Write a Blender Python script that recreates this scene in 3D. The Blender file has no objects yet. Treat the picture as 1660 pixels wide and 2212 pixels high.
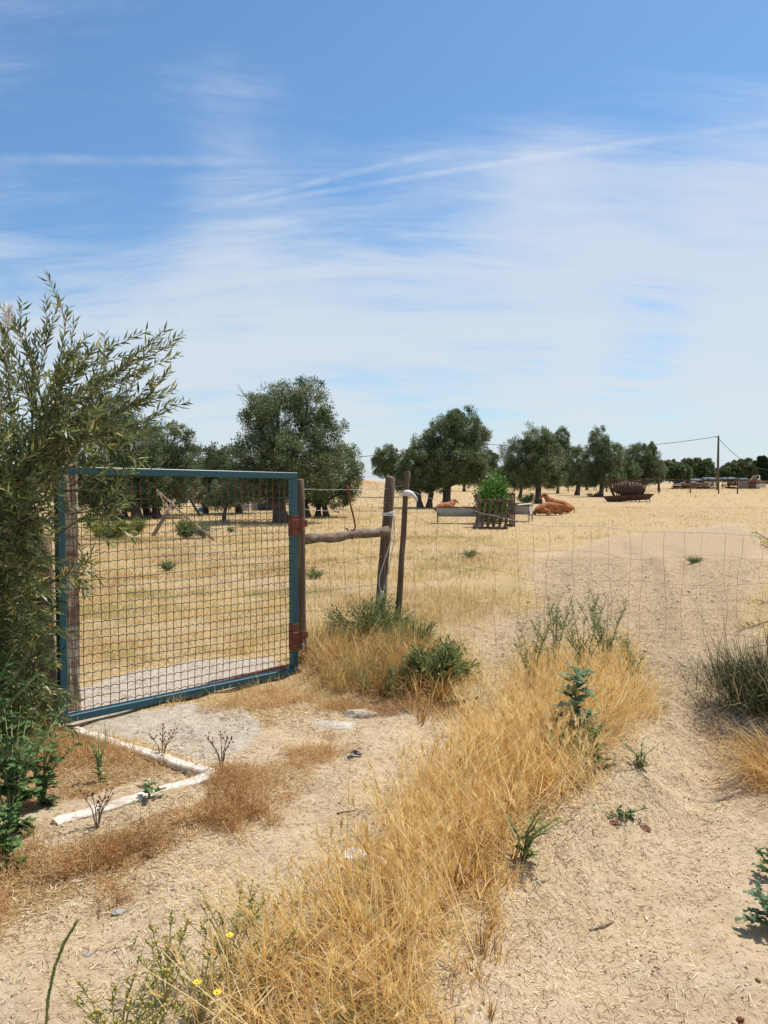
import bpy, bmesh, math, random
import numpy as np
from mathutils import Vector, Matrix, Euler
R = math.radians
random.seed(7); rng = np.random.default_rng(11)
C = bpy.context.scene
col = C.collection

# ------------------------------------------------------------------ camera
CAMH = 1.6; F = 1660.0; PITCH = math.atan(66/1660)
cd = bpy.data.cameras.new('camera'); cam = bpy.data.objects.new('camera', cd); col.objects.link(cam)
cam.location = (0, 0, CAMH); cam.rotation_euler = (R(90)-PITCH, 0, 0)
cd.sensor_fit = 'HORIZONTAL'; cd.sensor_width = 36; cd.lens = 36*F/1660
cd.clip_start = 0.05; cd.clip_end = 3000
C.camera = cam
C.view_settings.view_transform = 'Standard'; C.view_settings.look = 'None'
C.view_settings.exposure = 0.13; C.view_settings.gamma = 1

# ------------------------------------------------------------------ sun and sky
SUN_EL = R(62); SUN_AZ = R(50)          # azimuth measured from +Y towards +X
sd = bpy.data.lights.new('sun', 'SUN'); so = bpy.data.objects.new('sun', sd); col.objects.link(so)
sd.energy = 4.8; sd.angle = R(0.5); sd.color = (1.0, 0.95, 0.87)
S = Vector((math.cos(SUN_EL)*math.sin(SUN_AZ), math.cos(SUN_EL)*math.cos(SUN_AZ), math.sin(SUN_EL)))
so.rotation_euler = S.to_track_quat('Z', 'Y').to_euler(); so.location = (20, 20, 40)

def pixdir(px, py):
    X = (px-830)/F; Z = -(py-1106)/F
    c, s = math.cos(PITCH), math.sin(PITCH)
    return Vector((X, c+Z*s, Z*c-s))
def W(px, py, Y):                         # the point at distance Y seen at that spot of the photograph
    d = pixdir(px, py); return Vector((d.x*Y/d.y, Y, CAMH+d.z*Y/d.y))
def P(px, py, z=0.0):                     # ground point
    d = pixdir(px, py); t = (z-CAMH)/min(d.z, -0.004); return Vector((d.x*t, d.y*t, z))

class NT:
    def __init__(s, nt): s.nt = nt; nt.nodes.clear()
    def n(s, typ, ins=None, **kw):
        nd = s.nt.nodes.new(typ)
        for k, v in kw.items(): setattr(nd, k, v)
        for k, v in (ins or {}).items():
            sk = nd.inputs[k]
            if isinstance(v, bpy.types.NodeSocket): s.nt.links.new(v, sk)
            elif isinstance(v, bpy.types.Node): s.nt.links.new(v.outputs[0], sk)
            else: sk.default_value = v
        return nd
    def math(s, op, a, b=0.0, c=None, clamp=False):
        d = {0: a, 1: b}
        if c is not None: d[2] = c
        return s.n('ShaderNodeMath', d, operation=op, use_clamp=clamp).outputs[0]
    def vdot(s, a, v): return s.n('ShaderNodeVectorMath', {0: a, 1: v}, operation='DOT_PRODUCT').outputs['Value']
    def ramp(s, fac, stops, interp='LINEAR'):
        r = s.n('ShaderNodeValToRGB', {'Fac': fac}); e = r.color_ramp.elements; r.color_ramp.interpolation = interp
        while len(e) < len(stops): e.new(0.5)
        for i, (p, c) in enumerate(stops):
            e[i].position = p; e[i].color = (c[0], c[1], c[2], 1) if hasattr(c, '__len__') else (c, c, c, 1)
        return r.outputs[0]
    def mix(s, fac, a, b, blend='MIX'):
        m = s.n('ShaderNodeMix', data_type='RGBA', blend_type=blend)
        for sk, v in ((m.inputs[0], fac), (m.inputs[6], a), (m.inputs[7], b)):
            if isinstance(v, bpy.types.NodeSocket): s.nt.links.new(v, sk)
            elif hasattr(v, '__len__'): sk.default_value = (v[0], v[1], v[2], 1)
            else: sk.default_value = v
        return m.outputs[2]
    def noise(s, vec, scale, detail=4, rough=0.55, dist=0.0):
        return s.n('ShaderNodeTexNoise', {'Vector': vec, 'Scale': scale, 'Detail': detail, 'Roughness': rough, 'Distortion': dist}).outputs[0]
    def mapr(s, v, a, b, c=0.0, d=1.0, kind='SMOOTHSTEP'):
        return s.n('ShaderNodeMapRange', {0: v, 1: a, 2: b, 3: c, 4: d}, interpolation_type=kind).outputs[0]

world = bpy.data.worlds.new('World'); C.world = world; world.use_nodes = True
w = NT(world.node_tree)
sky = w.n('ShaderNodeTexSky', sky_type='NISHITA', sun_disc=False, sun_elevation=SUN_EL, sun_rotation=SUN_AZ,
          altitude=50, air_density=1.0, dust_density=0.6, ozone_density=2.2)
tc = w.n('ShaderNodeTexCoord').outputs['Generated']
sx = w.n('ShaderNodeSeparateXYZ', {0: tc})
dz = sx.outputs[2]
zz = w.math('ADD', w.math('MAXIMUM', dz, 0.0), 0.22)
cx = w.math('DIVIDE', sx.outputs[0], zz); cy = w.math('DIVIDE', sx.outputs[1], zz)
cp = w.n('ShaderNodeCombineXYZ', {0: cx, 1: cy, 2: 0.0})
rot = w.n('ShaderNodeMapping', {'Vector': cp, 'Rotation': (0, 0, R(-22)), 'Scale': (0.55, 1.5, 1)})
warp = w.noise(rot, 1.1, 3, 0.5)
wv = w.n('ShaderNodeVectorMath', {0: rot.outputs[0], 1: w.n('ShaderNodeCombineXYZ', {0: warp, 1: w.math('MULTIPLY', warp, 0.6), 2: 0.0})}, operation='ADD').outputs[0]
n_big = w.noise(wv, 1.9, 6, 0.58, 0.8)
rot2 = w.n('ShaderNodeMapping', {'Vector': cp, 'Rotation': (0, 0, R(-30)), 'Scale': (0.5, 2.4, 1)})
n_fib = w.noise(rot2, 2.6, 9, 0.68, 0.9)
def blob(px, py, r, amp):
    d = pixdir(px, py).normalized()
    return w.mapr(w.vdot(tc, d), math.cos(r), 1.0, 0.0, amp)
base = w.mapr(dz, 0.49, 0.10, 0.16, 0.92)
f = w.math('ADD', base, w.math('MULTIPLY', w.math('SUBTRACT', n_big, 0.5), 1.9))
f = w.math('ADD', f, w.math('MULTIPLY', w.math('SUBTRACT', n_fib, 0.5), 1.35))
for b in (blob(1450, 430, 0.24, 0.26), blob(1100, 500, 0.2, 0.22), blob(560, 690, 0.14, 0.16), blob(1620, 770, 0.10, 0.34), blob(1235, 800, 0.04, 0.28), blob(700, 680, 0.12, .14), blob(1650, 330, 0.12, .2)): f = w.math('ADD', f, b)
for b in (blob(150, 420, 0.17, 0.32), blob(180, 270, 0.17, 0.25), blob(860, 230, 0.2, 0.3), blob(1450, 150, 0.2, 0.28), blob(1420, 720, 0.07, 0.22), blob(1000, 880, 0.10, 0.14), blob(1350, 900, .06, .12)): f = w.math('SUBTRACT', f, b)
f = w.mapr(f, -.15, 1.15, 0.03, .90)
n_pf = w.noise(tc, 26.0, 4, .6)
def trail(a, b, wid, amp, lo, hi):        # a condensation trail: a great circle through two sky directions
    n = a.cross(b).normalized(); m = (a+b).normalized()
    dist = w.math('ABSOLUTE', w.math('ADD', w.vdot(tc, n), w.math('MULTIPLY', w.math('SUBTRACT', n_fib, 0.5), wid*1.3)))
    t = w.vdot(tc, (b-a).normalized())
    band = w.mapr(dist, 0.0, wid, amp, 0.0)
    ends = w.math('MULTIPLY', w.mapr(t, lo, lo+0.12, 0, 1), w.mapr(t, hi, hi-0.12, 0, 1))
    return w.math('MULTIPLY', w.math('MULTIPLY', band, ends), w.mapr(n_pf, .35, .65, .45, 1.15))
def pd(x, y): return pixdir(x, y).normalized()
ax = pd(480, 440); bx_ = pd(890, 342)
for a, b, wid, amp, x0, x1 in ((pd(620, 425), pd(1250, 325),   .0055, .26, -.36, .5), (pd(480, 440), pd(880, 345), .006, .26, -.36, .03),
                               (pd(40, 342), pd(480, 345), .009, .20, -.65, -.1), (pd(1300, 318), pd(1650, 268), .006, .24, .0, .65),
                               (pd(880, 342), pd(1200, 330), .012, .16, -.12, .25)):
    u = (b-a).normalized()
    f = w.math('ADD', f, trail(a, b, wid, amp, min(a.dot(u), b.dot(u))-.09, max(a.dot(u), b.dot(u))+.09))
f = w.math('MINIMUM', f, 0.93)
skyc = w.mix(1.0, sky.outputs[0], (0.80, 1.12, 1.30), 'MULTIPLY')
ccol = w.mix(w.mapr(dz, 0.05, 0.45, 0, 1), (6.5, 7.05, 7.55), (5.5, 6.4, 7.9))
cl = w.mix(f, skyc, ccol)
bg = w.n('ShaderNodeBackground', {'Color': cl, 'Strength': 0.10})
w.n('ShaderNodeOutputWorld', {'Surface': bg.outputs[0]})

# ------------------------------------------------------------------ helpers
def vnoise(x, y, seed=0):
    x = np.asarray(x, float); y = np.asarray(y, float)
    xi = np.floor(x).astype(np.int64); yi = np.floor(y).astype(np.int64); fx = x-xi; fy = y-yi
    fx = fx*fx*(3-2*fx); fy = fy*fy*(3-2*fy)
    def hsh(a, b):
        h = (a*374761393 + b*668265263 + seed*982451653) & 0xffffffff
        h = ((h ^ (h >> 13))*1274126177) & 0xffffffff
        return ((h ^ (h >> 16)) & 0xffff)/65535.0
    return ((hsh(xi, yi)*(1-fx)+hsh(xi+1, yi)*fx)*(1-fy)+(hsh(xi, yi+1)*(1-fx)+hsh(xi+1, yi+1)*fx)*fy)
def fbm(x, y, s, o=4, seed=0):
    t = 0; a = 1; n = 0
    for i in range(o): t = t+a*vnoise(x*s, y*s, seed+i); n += a; a *= .5; s *= 2.03
    return t/n
def sdf(x, y, poly):
    x = np.asarray(x, float); y = np.asarray(y, float)
    d = np.full(x.shape, 1e9); inside = np.zeros(x.shape, bool); n = len(poly)
    for i in range(n):
        ax, ay = poly[i]; bx, by = poly[(i+1) % n]
        ex, ey = bx-ax, by-ay; wx, wy = x-ax, y-ay
        t = np.clip((wx*ex+wy*ey)/(ex*ex+ey*ey+1e-12), 0, 1)
        d = np.minimum(d, np.hypot(wx-ex*t, wy-ey*t))
        c = ((ay > y) != (by > y)) & (x < (bx-ax)*(y-ay)/((by-ay) if by != ay else 1e-9)+ax)
        inside ^= c
    return np.where(inside, -d, d)
def gp(pts): return [(P(a, b).x, P(a, b).y) for a, b in pts]
def sm(v, a, b):
    t = np.clip((v-a)/(b-a), 0, 1); return t*t*(3-2*t)

# zones of the ground, as outlines on the ground plane
Z_STRIP = gp([(360, 2500), (450, 2210), (590, 2080), (740, 1930), (850, 1780), (930, 1670), (1020, 1590), (1100, 1500), (1160, 1450), (1360, 1440),
              (1420, 1520), (1370, 1610), (1310, 1690), (1220, 1770), (1110, 1880), (1040, 1990), (980, 2110), (960, 2300), (960, 2450)])
Z_MOUND = gp([(650, 1470), (700, 1510), (800, 1520), (920, 1540), (1000, 1520), (1010, 1470), (940, 1420), (880, 1385), (780, 1380), (660, 1415)])
Z_LEFT = gp([(-300, 2130), (0, 2020), (170, 1940), (290, 1885), (410, 1820), (540, 1745), (500, 1712), (400, 1758), (150, 1835), (-300, 1900)])
Z_VEE = gp([(-300, 1840), (110, 1765), (455, 1668), (180, 1590), (60, 1560), (-300, 1560)])
Z_SLAB = gp([(120, 1580), (420, 1520), (560, 1540), (590, 1590), (520, 1630), (475, 1662)])
Z_SLABIN = gp([(120, 1580), (640, 1462), (600, 1425), (420, 1430), (280, 1455), (120, 1500)])
Z_TRACK = gp([(1120, 2600), (1090, 2200), (1150, 2020), (1230, 1900), (1340, 1770), (1420, 1680), (1480, 1590), (1500, 1500), (1470, 1440), (1580, 1440), (1640, 1500), (1800, 1580), (2100, 1680), (2700, 1800), (2900, 2600)])
Z_PALE = gp([(930, 1580), (1010, 1480), (1020, 1410), (1080, 1340), (1130, 1260), (1190, 1195), (1330, 1158), (1600, 1132), (1660, 1160), (1640, 1300), (1590, 1400), (1560, 1500), (1500, 1560), (1400, 1560)])
Z_YARD = gp([(-900, 2600), (-300, 1990), (140, 1700), (500, 1640), (640, 1560), (800, 1550), (1010, 1540), (1060, 1500), (1140, 1450), (1540, 1450), (2300, 1480), (3500, 1560), (3500, 2600)])
RUT1 = gp([(1500, 1640), (1440, 1480), (1410, 1380), (1400, 1290), (1390, 1220), (1330, 1170)]); RUT2 = gp([(1540, 1450), (1530, 1340), (1500, 1250), (1440, 1180)]); RUT3 = gp([(870, 1700), (1000, 1550), (1060, 1440), (1130, 1330), (1210, 1240)])
STRIPC = gp([(700, 2300), (800, 2050), (1000, 1800), (1150, 1640), (1250, 1520)])

def height(x, y):
    x = np.asarray(x, float); y = np.asarray(y, float)
    near = sm(y, 30, 9)
    h = 0.05*(fbm(x, y, .45, 3, 3)-.5) + 0.045*near*(fbm(x, y, 2.2, 4, 9)-.5)
    tr = sdf(x, y, Z_TRACK)
    h = h - 0.20*sm(-tr, -0.26, 0.20)*sm(y, 9.5, 7.0)
    st = sdf(x, y, Z_STRIP)
    h = h + 0.05*sm(-st, -0.1, 0.35)
    md = sdf(x, y, Z_MOUND)
    h = h + 0.10*sm(-md, -0.2, 0.45)
    # low rise far behind on the left
    h = h + 2.6*sm(y, 65, 150)*sm(x, 14, -18) + .5*sm(y, 200, 420)+.03*sm(fbm(x, y, 1.3, 3, 73), .4, .7)*sm(y, 14, 8)
    h = h + near*0.012*(fbm(x, y, 11, 3, 21)-.5)*2
    # tractor ruts in the pale part of the field
    pz = sm(-sdf(x, y, Z_PALE), -0.3, .5)
    h = h + pz*0.060*(fbm(x*0.7, y*1.8, 3.2, 4, 33)-.5)+pz*.03*(fbm(x, y, 9, 2, 34)-.5)*near
    for (rx_, w0) in ((RUT1, .22), (RUT2, .24), (RUT3, .22)):
        dd0 = np.full(x.shape, 99.0)
        for (ax, ay), (bx, by) in zip(rx_[:-1], rx_[1:]):
            ex, ey = bx-ax, by-ay; t_ = np.clip(((x-ax)*ex+(y-ay)*ey)/(ex*ex+ey*ey), 0, 1); dd0 = np.minimum(dd0, np.hypot(x-ax-ex*t_, y-ay-ey*t_))
        h = h - .045*sm(dd0, w0+.12, w0*.5)+sm(dd0, w0+.02, w0-.06)*.014*np.sin((y+x*.3)*26+3*vnoise(x*2, y*2, 7))+.025*np.exp(-((dd0-w0-.12)/.08)**2)
    h = h + sm(y, 7, 5)*.048*(fbm(x, y, 5.0, 3, 66)-.5)
    bank = sm(-tr, -0.40, 0.0)*sm(tr, 0.35, -0.05)
    h = h + bank*0.04*(fbm(x*1.5, y*.8, 5.0, 3, 44)-.5)*near
    return h
def H(x, y): return float(height(np.array([x]), np.array([y]))[0])
def G(px, py):
    p = P(px, py)
    for _ in range(3): p = P(px, py, H(p.x, p.y))
    return p

def mesh_obj(name, verts, faces, mat=None, parent=None, smooth=False, attr=None, loc=None):
    me = bpy.data.meshes.new(name)
    if isinstance(faces, np.ndarray):
        verts = np.asarray(verts, np.float32); nf, k = faces.shape
        me.vertices.add(len(verts)); me.vertices.foreach_set('co', verts.ravel())
        me.loops.add(nf*k); me.loops.foreach_set('vertex_index', faces.astype(np.int32).ravel())
        me.polygons.add(nf); me.polygons.foreach_set('loop_start', np.arange(0, nf*k, k, dtype=np.int32))
        me.update(calc_edges=True)
    else:
        me.from_pydata([tuple(v) for v in verts], [], faces); me.update()
    for a, v in (attr or {}).items():
        at = me.attributes.new(a, 'FLOAT', 'POINT'); at.data.foreach_set('value', np.asarray(v, np.float32))
    if smooth: me.polygons.foreach_set('use_smooth', np.ones(len(me.polygons), bool))
    for m in (mat if isinstance(mat, (list, tuple)) else [mat]):
        if m: me.materials.append(m)
    o = bpy.data.objects.new(name, me); col.objects.link(o)
    if parent: o.parent = parent
    if loc is not None: o.location = loc
    return o
def tag(o, label=None, cat=None, group=None, kind=None):
    if label: o['label'] = label
    if cat: o['category'] = cat
    if group: o['group'] = group
    if kind: o['kind'] = kind
    return o
def thing(name, label, cat, loc=(0, 0, 0), rz=0.0, group=None):
    o = bpy.data.objects.new(name, None); col.objects.link(o); o.empty_display_size = .2
    o.location = loc; o.rotation_euler = (0, 0, rz); return tag(o, label, cat, group)

class MB:                                   # collects shapes into one mesh
    def __init__(s): s.v = []; s.f = []; s.m = []
    def add(s, vs, fs, mi=0):
        b = len(s.v); s.v += [Vector(v) for v in vs]; s.f += [tuple(b+i for i in f) for f in fs]; s.m += [mi]*len(fs); return s
    def box(s, c, size, rot=None, mi=0, taper=1.0, bev=0.0):
        bm = bmesh.new(); bmesh.ops.create_cube(bm, size=1)
        for v in bm.verts:
            k = taper if v.co.z > 0 else 1.0
            v.co = Vector((v.co.x*size[0]*k, v.co.y*size[1]*k, v.co.z*size[2]))
        if bev: bmesh.ops.bevel(bm, geom=bm.edges[:], offset=bev, segments=1, affect='EDGES')
        M = (rot.to_matrix() if rot is not None else Matrix.Identity(3)); c = Vector(c)
        bm.verts.index_update()
        s.add([M @ v.co + c for v in bm.verts], [[v.index for v in f.verts] for f in bm.faces], mi); bm.free(); return s
    def beam(s, a, b, wd, th, mi=0, bev=0.0, up=(0, 0, 1)):
        a = Vector(a); b = Vector(b); d = (b-a); L = d.length; d.normalize(); u = Vector(up)
        if abs(d.dot(u)) > .95: u = Vector((0, 1, 0))
        x = d.cross(u).normalized(); z = x.cross(d)
        bm = bmesh.new(); bmesh.ops.create_cube(bm, size=1)
        for v in bm.verts: v.co = Vector((v.co.x*wd, v.co.y*L, v.co.z*th))
        if bev: bmesh.ops.bevel(bm, geom=bm.edges[:], offset=bev, segments=1, affect='EDGES')
        bm.verts.index_update(); c = (a+b)/2
        s.add([c+x*v.co.x+d*v.co.y+z*v.co.z for v in bm.verts], [[v.index for v in f.verts] for f in bm.faces], mi); bm.free(); return s
    def tube(s, pts, rad, n=8, mi=0, cap=True, rough=0.0):
        pts = [Vector(p) for p in pts]; k = len(pts)
        if not hasattr(rad, '__len__'): rad = [rad]*k
        vs = []; prev = None
        for i, p in enumerate(pts):
            d = (pts[min(i+1, k-1)]-pts[max(i-1, 0)])
            if d.length < 1e-9: d = Vector((0, 0, 1))
            d.normalize()
            if prev is None:
                u = Vector((0, 0, 1)) if abs(d.z) < .9 else Vector((1, 0, 0)); x = d.cross(u).normalized()
            else:
                x = (prev-d*prev.dot(d)); x = x.normalized() if x.length > 1e-6 else d.orthogonal().normalized()
            prev = x; y = d.cross(x)
            for j in range(n):
                a = 2*math.pi*j/n; r = rad[i]*(1+(random.uniform(-rough, rough) if rough else 0))
                vs.append(p+x*math.cos(a)*r+y*math.sin(a)*r)
        fs = [(i*n+j, i*n+(j+1) % n, (i+1)*n+(j+1) % n, (i+1)*n+j) for i in range(k-1) for j in range(n)]
        if cap: fs += [tuple(range(n-1, -1, -1)), tuple((k-1)*n+j for j in range(n))]
        return s.add(vs, fs, mi)
    def build(s, name, mat, parent=None, smooth=False, loc=None):
        o = mesh_obj(name, s.v, s.f, mat, parent, False, None, loc)
        if isinstance(mat, (list, tuple)): o.data.polygons.foreach_set('material_index', s.m)
        if smooth:
            o.data.polygons.foreach_set('use_smooth', [len(f) <= 4 for f in s.f])
        return o

def unit(v): return v/np.maximum(np.linalg.norm(v, axis=-1, keepdims=True), 1e-9)
def rand_dirs(n): return unit(rng.normal(size=(n, 3)))
def leaf_mesh(c, d, L, Wd, nrm=None, curl=0.15):
    """n leaves: centre-base c, direction d, length L, width Wd -> verts, faces (two quads folded along the midrib)"""
    n = len(c); d = unit(d)
    if nrm is None: nrm = rand_dirs(n)
    s = unit(np.cross(d, nrm)); u = np.cross(s, d)
    L = np.broadcast_to(L, (n,))[:, None]; Wd = np.broadcast_to(Wd, (n,))[:, None]
    p0 = c; p3 = c+d*L-u*L*curl
    pl = c+d*L*.42+s*Wd*.5+u*Wd*.12; pr = c+d*L*.42-s*Wd*.5+u*Wd*.12; 
    v = np.stack([p0, pl, p3, pr], 1).reshape(-1, 3)
    i = np.arange(n)*4
    return v, np.stack([i, i+1, i+2, i+3], 1)
def blade_mesh(b, L, Wd, az, lean, bend, tip=0.15, seg=3, face=None):
    """n grass blades as tapering curved ribbons"""
    n = len(b); ts = np.linspace(0, 1, seg+1)
    dx = np.cos(az); dy = np.sin(az)
    fa = rng.uniform(0, 2*np.pi, n) if face is None else face
    sx_ = np.cos(fa); sy_ = np.sin(fa); V = []
    for t in ts:
        hor = L*(lean*t+bend*t*t); ver = L*t*np.sqrt(np.clip(1-(lean*.8+bend*t*.9)**2, 0.02, 1))
        wv_ = Wd*(1-(1-tip)*t**1.3)/2
        cxx = b[:, 0]+dx*hor; cyy = b[:, 1]+dy*hor; czz = b[:, 2]+ver
        V.append(np.stack([cxx-sx_*wv_, cyy-sy_*wv_, czz], 1)); V.append(np.stack([cxx+sx_*wv_, cyy+sy_*wv_, czz], 1))
    V = np.stack(V, 1); k = 2*(seg+1); base = np.arange(n)*k
    Fs = np.concatenate([np.stack([base+2*j, base+2*j+1, base+2*j+3, base+2*j+2], 1) for j in range(seg)])
    return V.reshape(-1, 3), Fs
def merge(parts):                            # [(verts, faces, value per vert)]
    vs = []; fs = []; at = []; o = 0
    for v, f_, a in parts:
        vs.append(v); fs.append(f_+o); at.append(np.broadcast_to(a, (len(v),))); o += len(v)
    return np.concatenate(vs), np.concatenate(fs), np.concatenate(at)

# ------------------------------------------------------------------ materials
def newmat(name):
    m = bpy.data.materials.new(name); m.use_nodes = True; return m, NT(m.node_tree)
def finish(q, shader, disp=None):
    q.n('ShaderNodeOutputMaterial', {'Surface': shader})
def foliage(name, stops, trans=0.25, rough=0.55, spec=0.3):
    m, q = newmat(name)
    a = q.n('ShaderNodeAttribute', attribute_name='v').outputs['Fac']
    c = q.ramp(a, stops)
    pb = q.n('ShaderNodeBsdfPrincipled', {'Base Color': c, 'Roughness': rough, 'Specular IOR Level': spec})
    tr = q.n('ShaderNodeBsdfTranslucent', {'Color': c})
    finish(q, q.n('ShaderNodeMixShader', {0: trans, 1: pb.outputs[0], 2: tr.outputs[0]}).outputs[0]); return m
def surf(name, stops, scale=8, rough=.8, bump=.3, bscale=30, stretch=(1, 1, 1), metal=0.0, detail=6, spec=.3, dist=0.0, bdist=0.01):
    m, q = newmat(name)
    co = q.n('ShaderNodeTexCoord').outputs['Object']
    mp = q.n('ShaderNodeMapping', {'Vector': co, 'Scale': stretch})
    nz = q.noise(mp, scale, detail, .62, dist)
    c = q.ramp(nz, stops)
    b = q.n('ShaderNodeBump', {'Height': q.noise(mp, bscale, 6, .65), 'Strength': bump, 'Distance': bdist})
    finish(q, q.n('ShaderNodeBsdfPrincipled', {'Base Color': c, 'Roughness': rough, 'Metallic': metal, 'Specular IOR Level': spec, 'Normal': b.outputs[0]}).outputs[0]); return m

M = {}
M['olive'] = foliage('olive_leaves', [(0, (.05, .08, .03)), (.45, (.145, .195, .085)), (.8, (.29, .345, .185)), (.97, (.40, .42, .27)), (1, (.38, .26, .09))], .26, .45, .5)
M['olive_dark'] = foliage('dark_tree_leaves', [(0, (.03, .05, .02)), (.6, (.065, .10, .035)), (1, (.13, .17, .07))], .2, .55)
M['pine'] = foliage('pine_needles', [(0, (.025, .05, .02)), (1, (.07, .11, .045))], .1, .7)
M['willow'] = foliage('narrow_shrub_leaves', [(0, (.055, .085, .028)), (.4, (.15, .19, .06)), (.75, (.29, .315, .13)), (.93, (.50, .48, .25)), (1, (.60, .46, .10))], .36, .42, .5)
M['citrus'] = foliage('glossy_bush_leaves', [(0, (.05, .12, .02)), (.6, (.13, .27, .04)), (1, (.30, .45, .10))], .3, .4)
M['broom'] = foliage('yellow_green_bush_leaves', [(0, (.10, .14, .03)), (.5, (.26, .31, .07)), (1, (.55, .50, .10))], .3, .6)
M['weed'] = foliage('weed_leaves', [(0, (.10, .14, .045)), (.5, (.24, .29, .10)), (.9, (.44, .44, .18)), (1, (.62, .50, .22))], .3, .55, .12)
M['thistle'] = foliage('blue_green_thistle_leaves', [(0, (.09, .14, .07)), (.5, (.20, .28, .15)), (.9, (.36, .42, .26)), (1, (.55, .45, .25))], .25, .5, .12)
M['mallow'] = foliage('broad_weed_leaves', [(0, (.05, .09, .03)), (.5, (.11, .19, .06)), (.92, (.22, .31, .11)), (1, (.50, .42, .18))], .3, .5, .12)
M['gold'] = foliage('golden_dry_grass', [(0, (.18, .07, .012)), (.22, (.50, .26, .065)), (.55, (.82, .55, .19)), (.85, (.95, .76, .38)), (.95, (.95, .82, .50)), (.97, (.34, .33, .12)), (1, (.26, .28, .10))], .5, .6)
M['stubble'] = foliage('field_dry_grass', [(0, (.30, .17, .06)), (.35, (.60, .42, .17)), (.7, (.82, .63, .29)), (.95, (.93, .78, .44)), (1, (.34, .35, .13))], .45, .7)
M['brown'] = foliage('brown_tangled_weeds', [(0, (.18, .08, .03)), (.4, (.46, .24, .09)), (.75, (.66, .42, .18)), (1, (.84, .64, .34))], .4, .7)
M['litter'] = foliage('straw_litter', [(0, (.12, .065, .025)), (.38, (.36, .24, .11)), (.7, (.66, .50, .26)), (1, (.85, .72, .48))], .05, .7)
M['greygreen'] = foliage('dark_spiky_grass', [(0, (.025, .035, .012)), (.5, (.065, .085, .03)), (.72, (.12, .13, .05)), (.80, (.36, .26, .13)), (1, (.62, .47, .26))], .2, .6, .15)
M['deadweed'] = foliage('grey_brown_dead_weed', [(0, (.10, .07, .05)), (.5, (.34, .25, .19)), (.8, (.58, .47, .36)), (1, (.20, .23, .12))], .2, .7)
M['bark'] = surf('bark', [(.3, (.05, .036, .026)), (.7, (.16, .125, .095))], 6, .95, .8, 18, (1, 1, .35), bdist=.03)
M['twig'] = surf('twig', [(.3, (.14, .10, .06)), (.7, (.30, .23, .15))], 20, .9, .2)
M['palestem'] = surf('yellowish_stem', [(.3, (.30, .26, .10)), (.7, (.50, .42, .18))], 30, .8, .1)
M['greenstem'] = surf('green_stem', [(.3, (.10, .14, .05)), (.7, (.22, .27, .10))], 20, .7, .2)
M['post'] = surf('weathered_post', [(.3, (.075, .048, .030)), (.55, (.17, .115, .075)), (.75, (.32, .25, .18))], 7, .9, .9, 22, (4, 4, .3), bdist=.008)
M['log'] = surf('weathered_log', [(.3, (.10, .068, .045)), (.55, (.26, .19, .13)), (.75, (.42, .34, .25))], 7, .9, .9, 24, (.35, 4, 4), bdist=.008)
M['paleWood'] = surf('pale_pole_wood', [(.3, (.22, .15, .09)), (.7, (.48, .37, .25))], 8, .9, .4, 30)
M['pallet'] = surf('pallet_wood', [(.3, (.05, .034, .024)), (.5, (.11, .078, .055)), (.75, (.24, .185, .13))], 5, .9, .4, 30)
M['rust'] = surf('rust', [(.3, (.11, .035, .02)), (.6, (.23, .075, .035)), (.8, (.36, .16, .08))], 30, .85, .5, 80, bdist=.003)
M['rustdark'] = surf('dark_rust', [(.3, (.09, .03, .02)), (.7, (.26, .10, .06))], 6, .9, .4, 20)
M['ironbrown'] = surf('brown_iron', [(.3, (.05, .03, .022)), (.7, (.15, .085, .055))], 6, .9, .4, 20)
M['galv'] = surf('galvanised_metal', [(.3, (.24, .27, .28)), (.5, (.34, .38, .39)), (.72, (.40, .33, .26))], 4, .6, .15, 20, metal=.15, spec=.3)
M['galvpale'] = surf('pale_galvanised_sheet', [(.3, (.46, .50, .49)), (.6, (.58, .60, .57)), (.8, (.45, .34, .25))], 5, .55, .1, 20, metal=.1)  # paler galvanised colour for the end panels of the boxy trough
M['wire'] = surf('galvanised_wire', [(.4, (.30, .28, .26)), (.6, (.50, .48, .46))], 40, .5, .1, metal=.4)
M['wirerust'] = surf('rusty_wire', [(.3, (.16, .075, .035)), (.7, (.36, .25, .16))], 30, .7, .1)
M['cow'] = surf('cow_hide', [(.32, (.20, .06, .02)), (.5, (.36, .13, .045)), (.72, (.46, .22, .10))], 4, .8, .1, 20, spec=.15)
M['white'] = surf('white_cloth', [(.3, (.62, .60, .56)), (.7, (.82, .81, .78))], 15, .8, .4, 40)
M['rope'] = surf('white_rope', [(.3, (.60, .56, .48)), (.7, (.82, .79, .72))], 60, .85, .6, 200, bdist=.002)
M['bluecloth'] = surf('blue_cloth', [(.3, (.02, .20, .45)), (.7, (.08, .42, .75))], 8, .6, .4, 20)
M['blackplastic'] = surf('black_plastic', [(.3, (.006, .007, .010)), (.7, (.02, .024, .032))], 5, .35, .8, 7, spec=.6, bdist=.05)
M['darkrag'] = surf('dark_rag', [(.3, (.015, .02, .03)), (.7, (.07, .09, .11))], 8, .8, .4, 20)
M['stone'] = surf('pale_stone', [(.3, (.30, .27, .23)), (.6, (.48, .44, .38)), (.8, (.62, .58, .50))], 6, .95, .8, 20, bdist=.02)
M['paleconc'] = surf('sandy_broken_concrete', [(.3, (.36, .29, .21)), (.5, (.54, .46, .36)), (.7, (.66, .57, .45))], 14, .95, 1.0, 30, bdist=.02)
M['stonepale'] = surf('whitish_stone_panel', [(.3, (.42, .38, .31)), (.7, (.62, .57, .48))], 5, .95, .4, 20)  # paler stone colour for the upright slab, trough lid, boards and scrap
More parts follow.
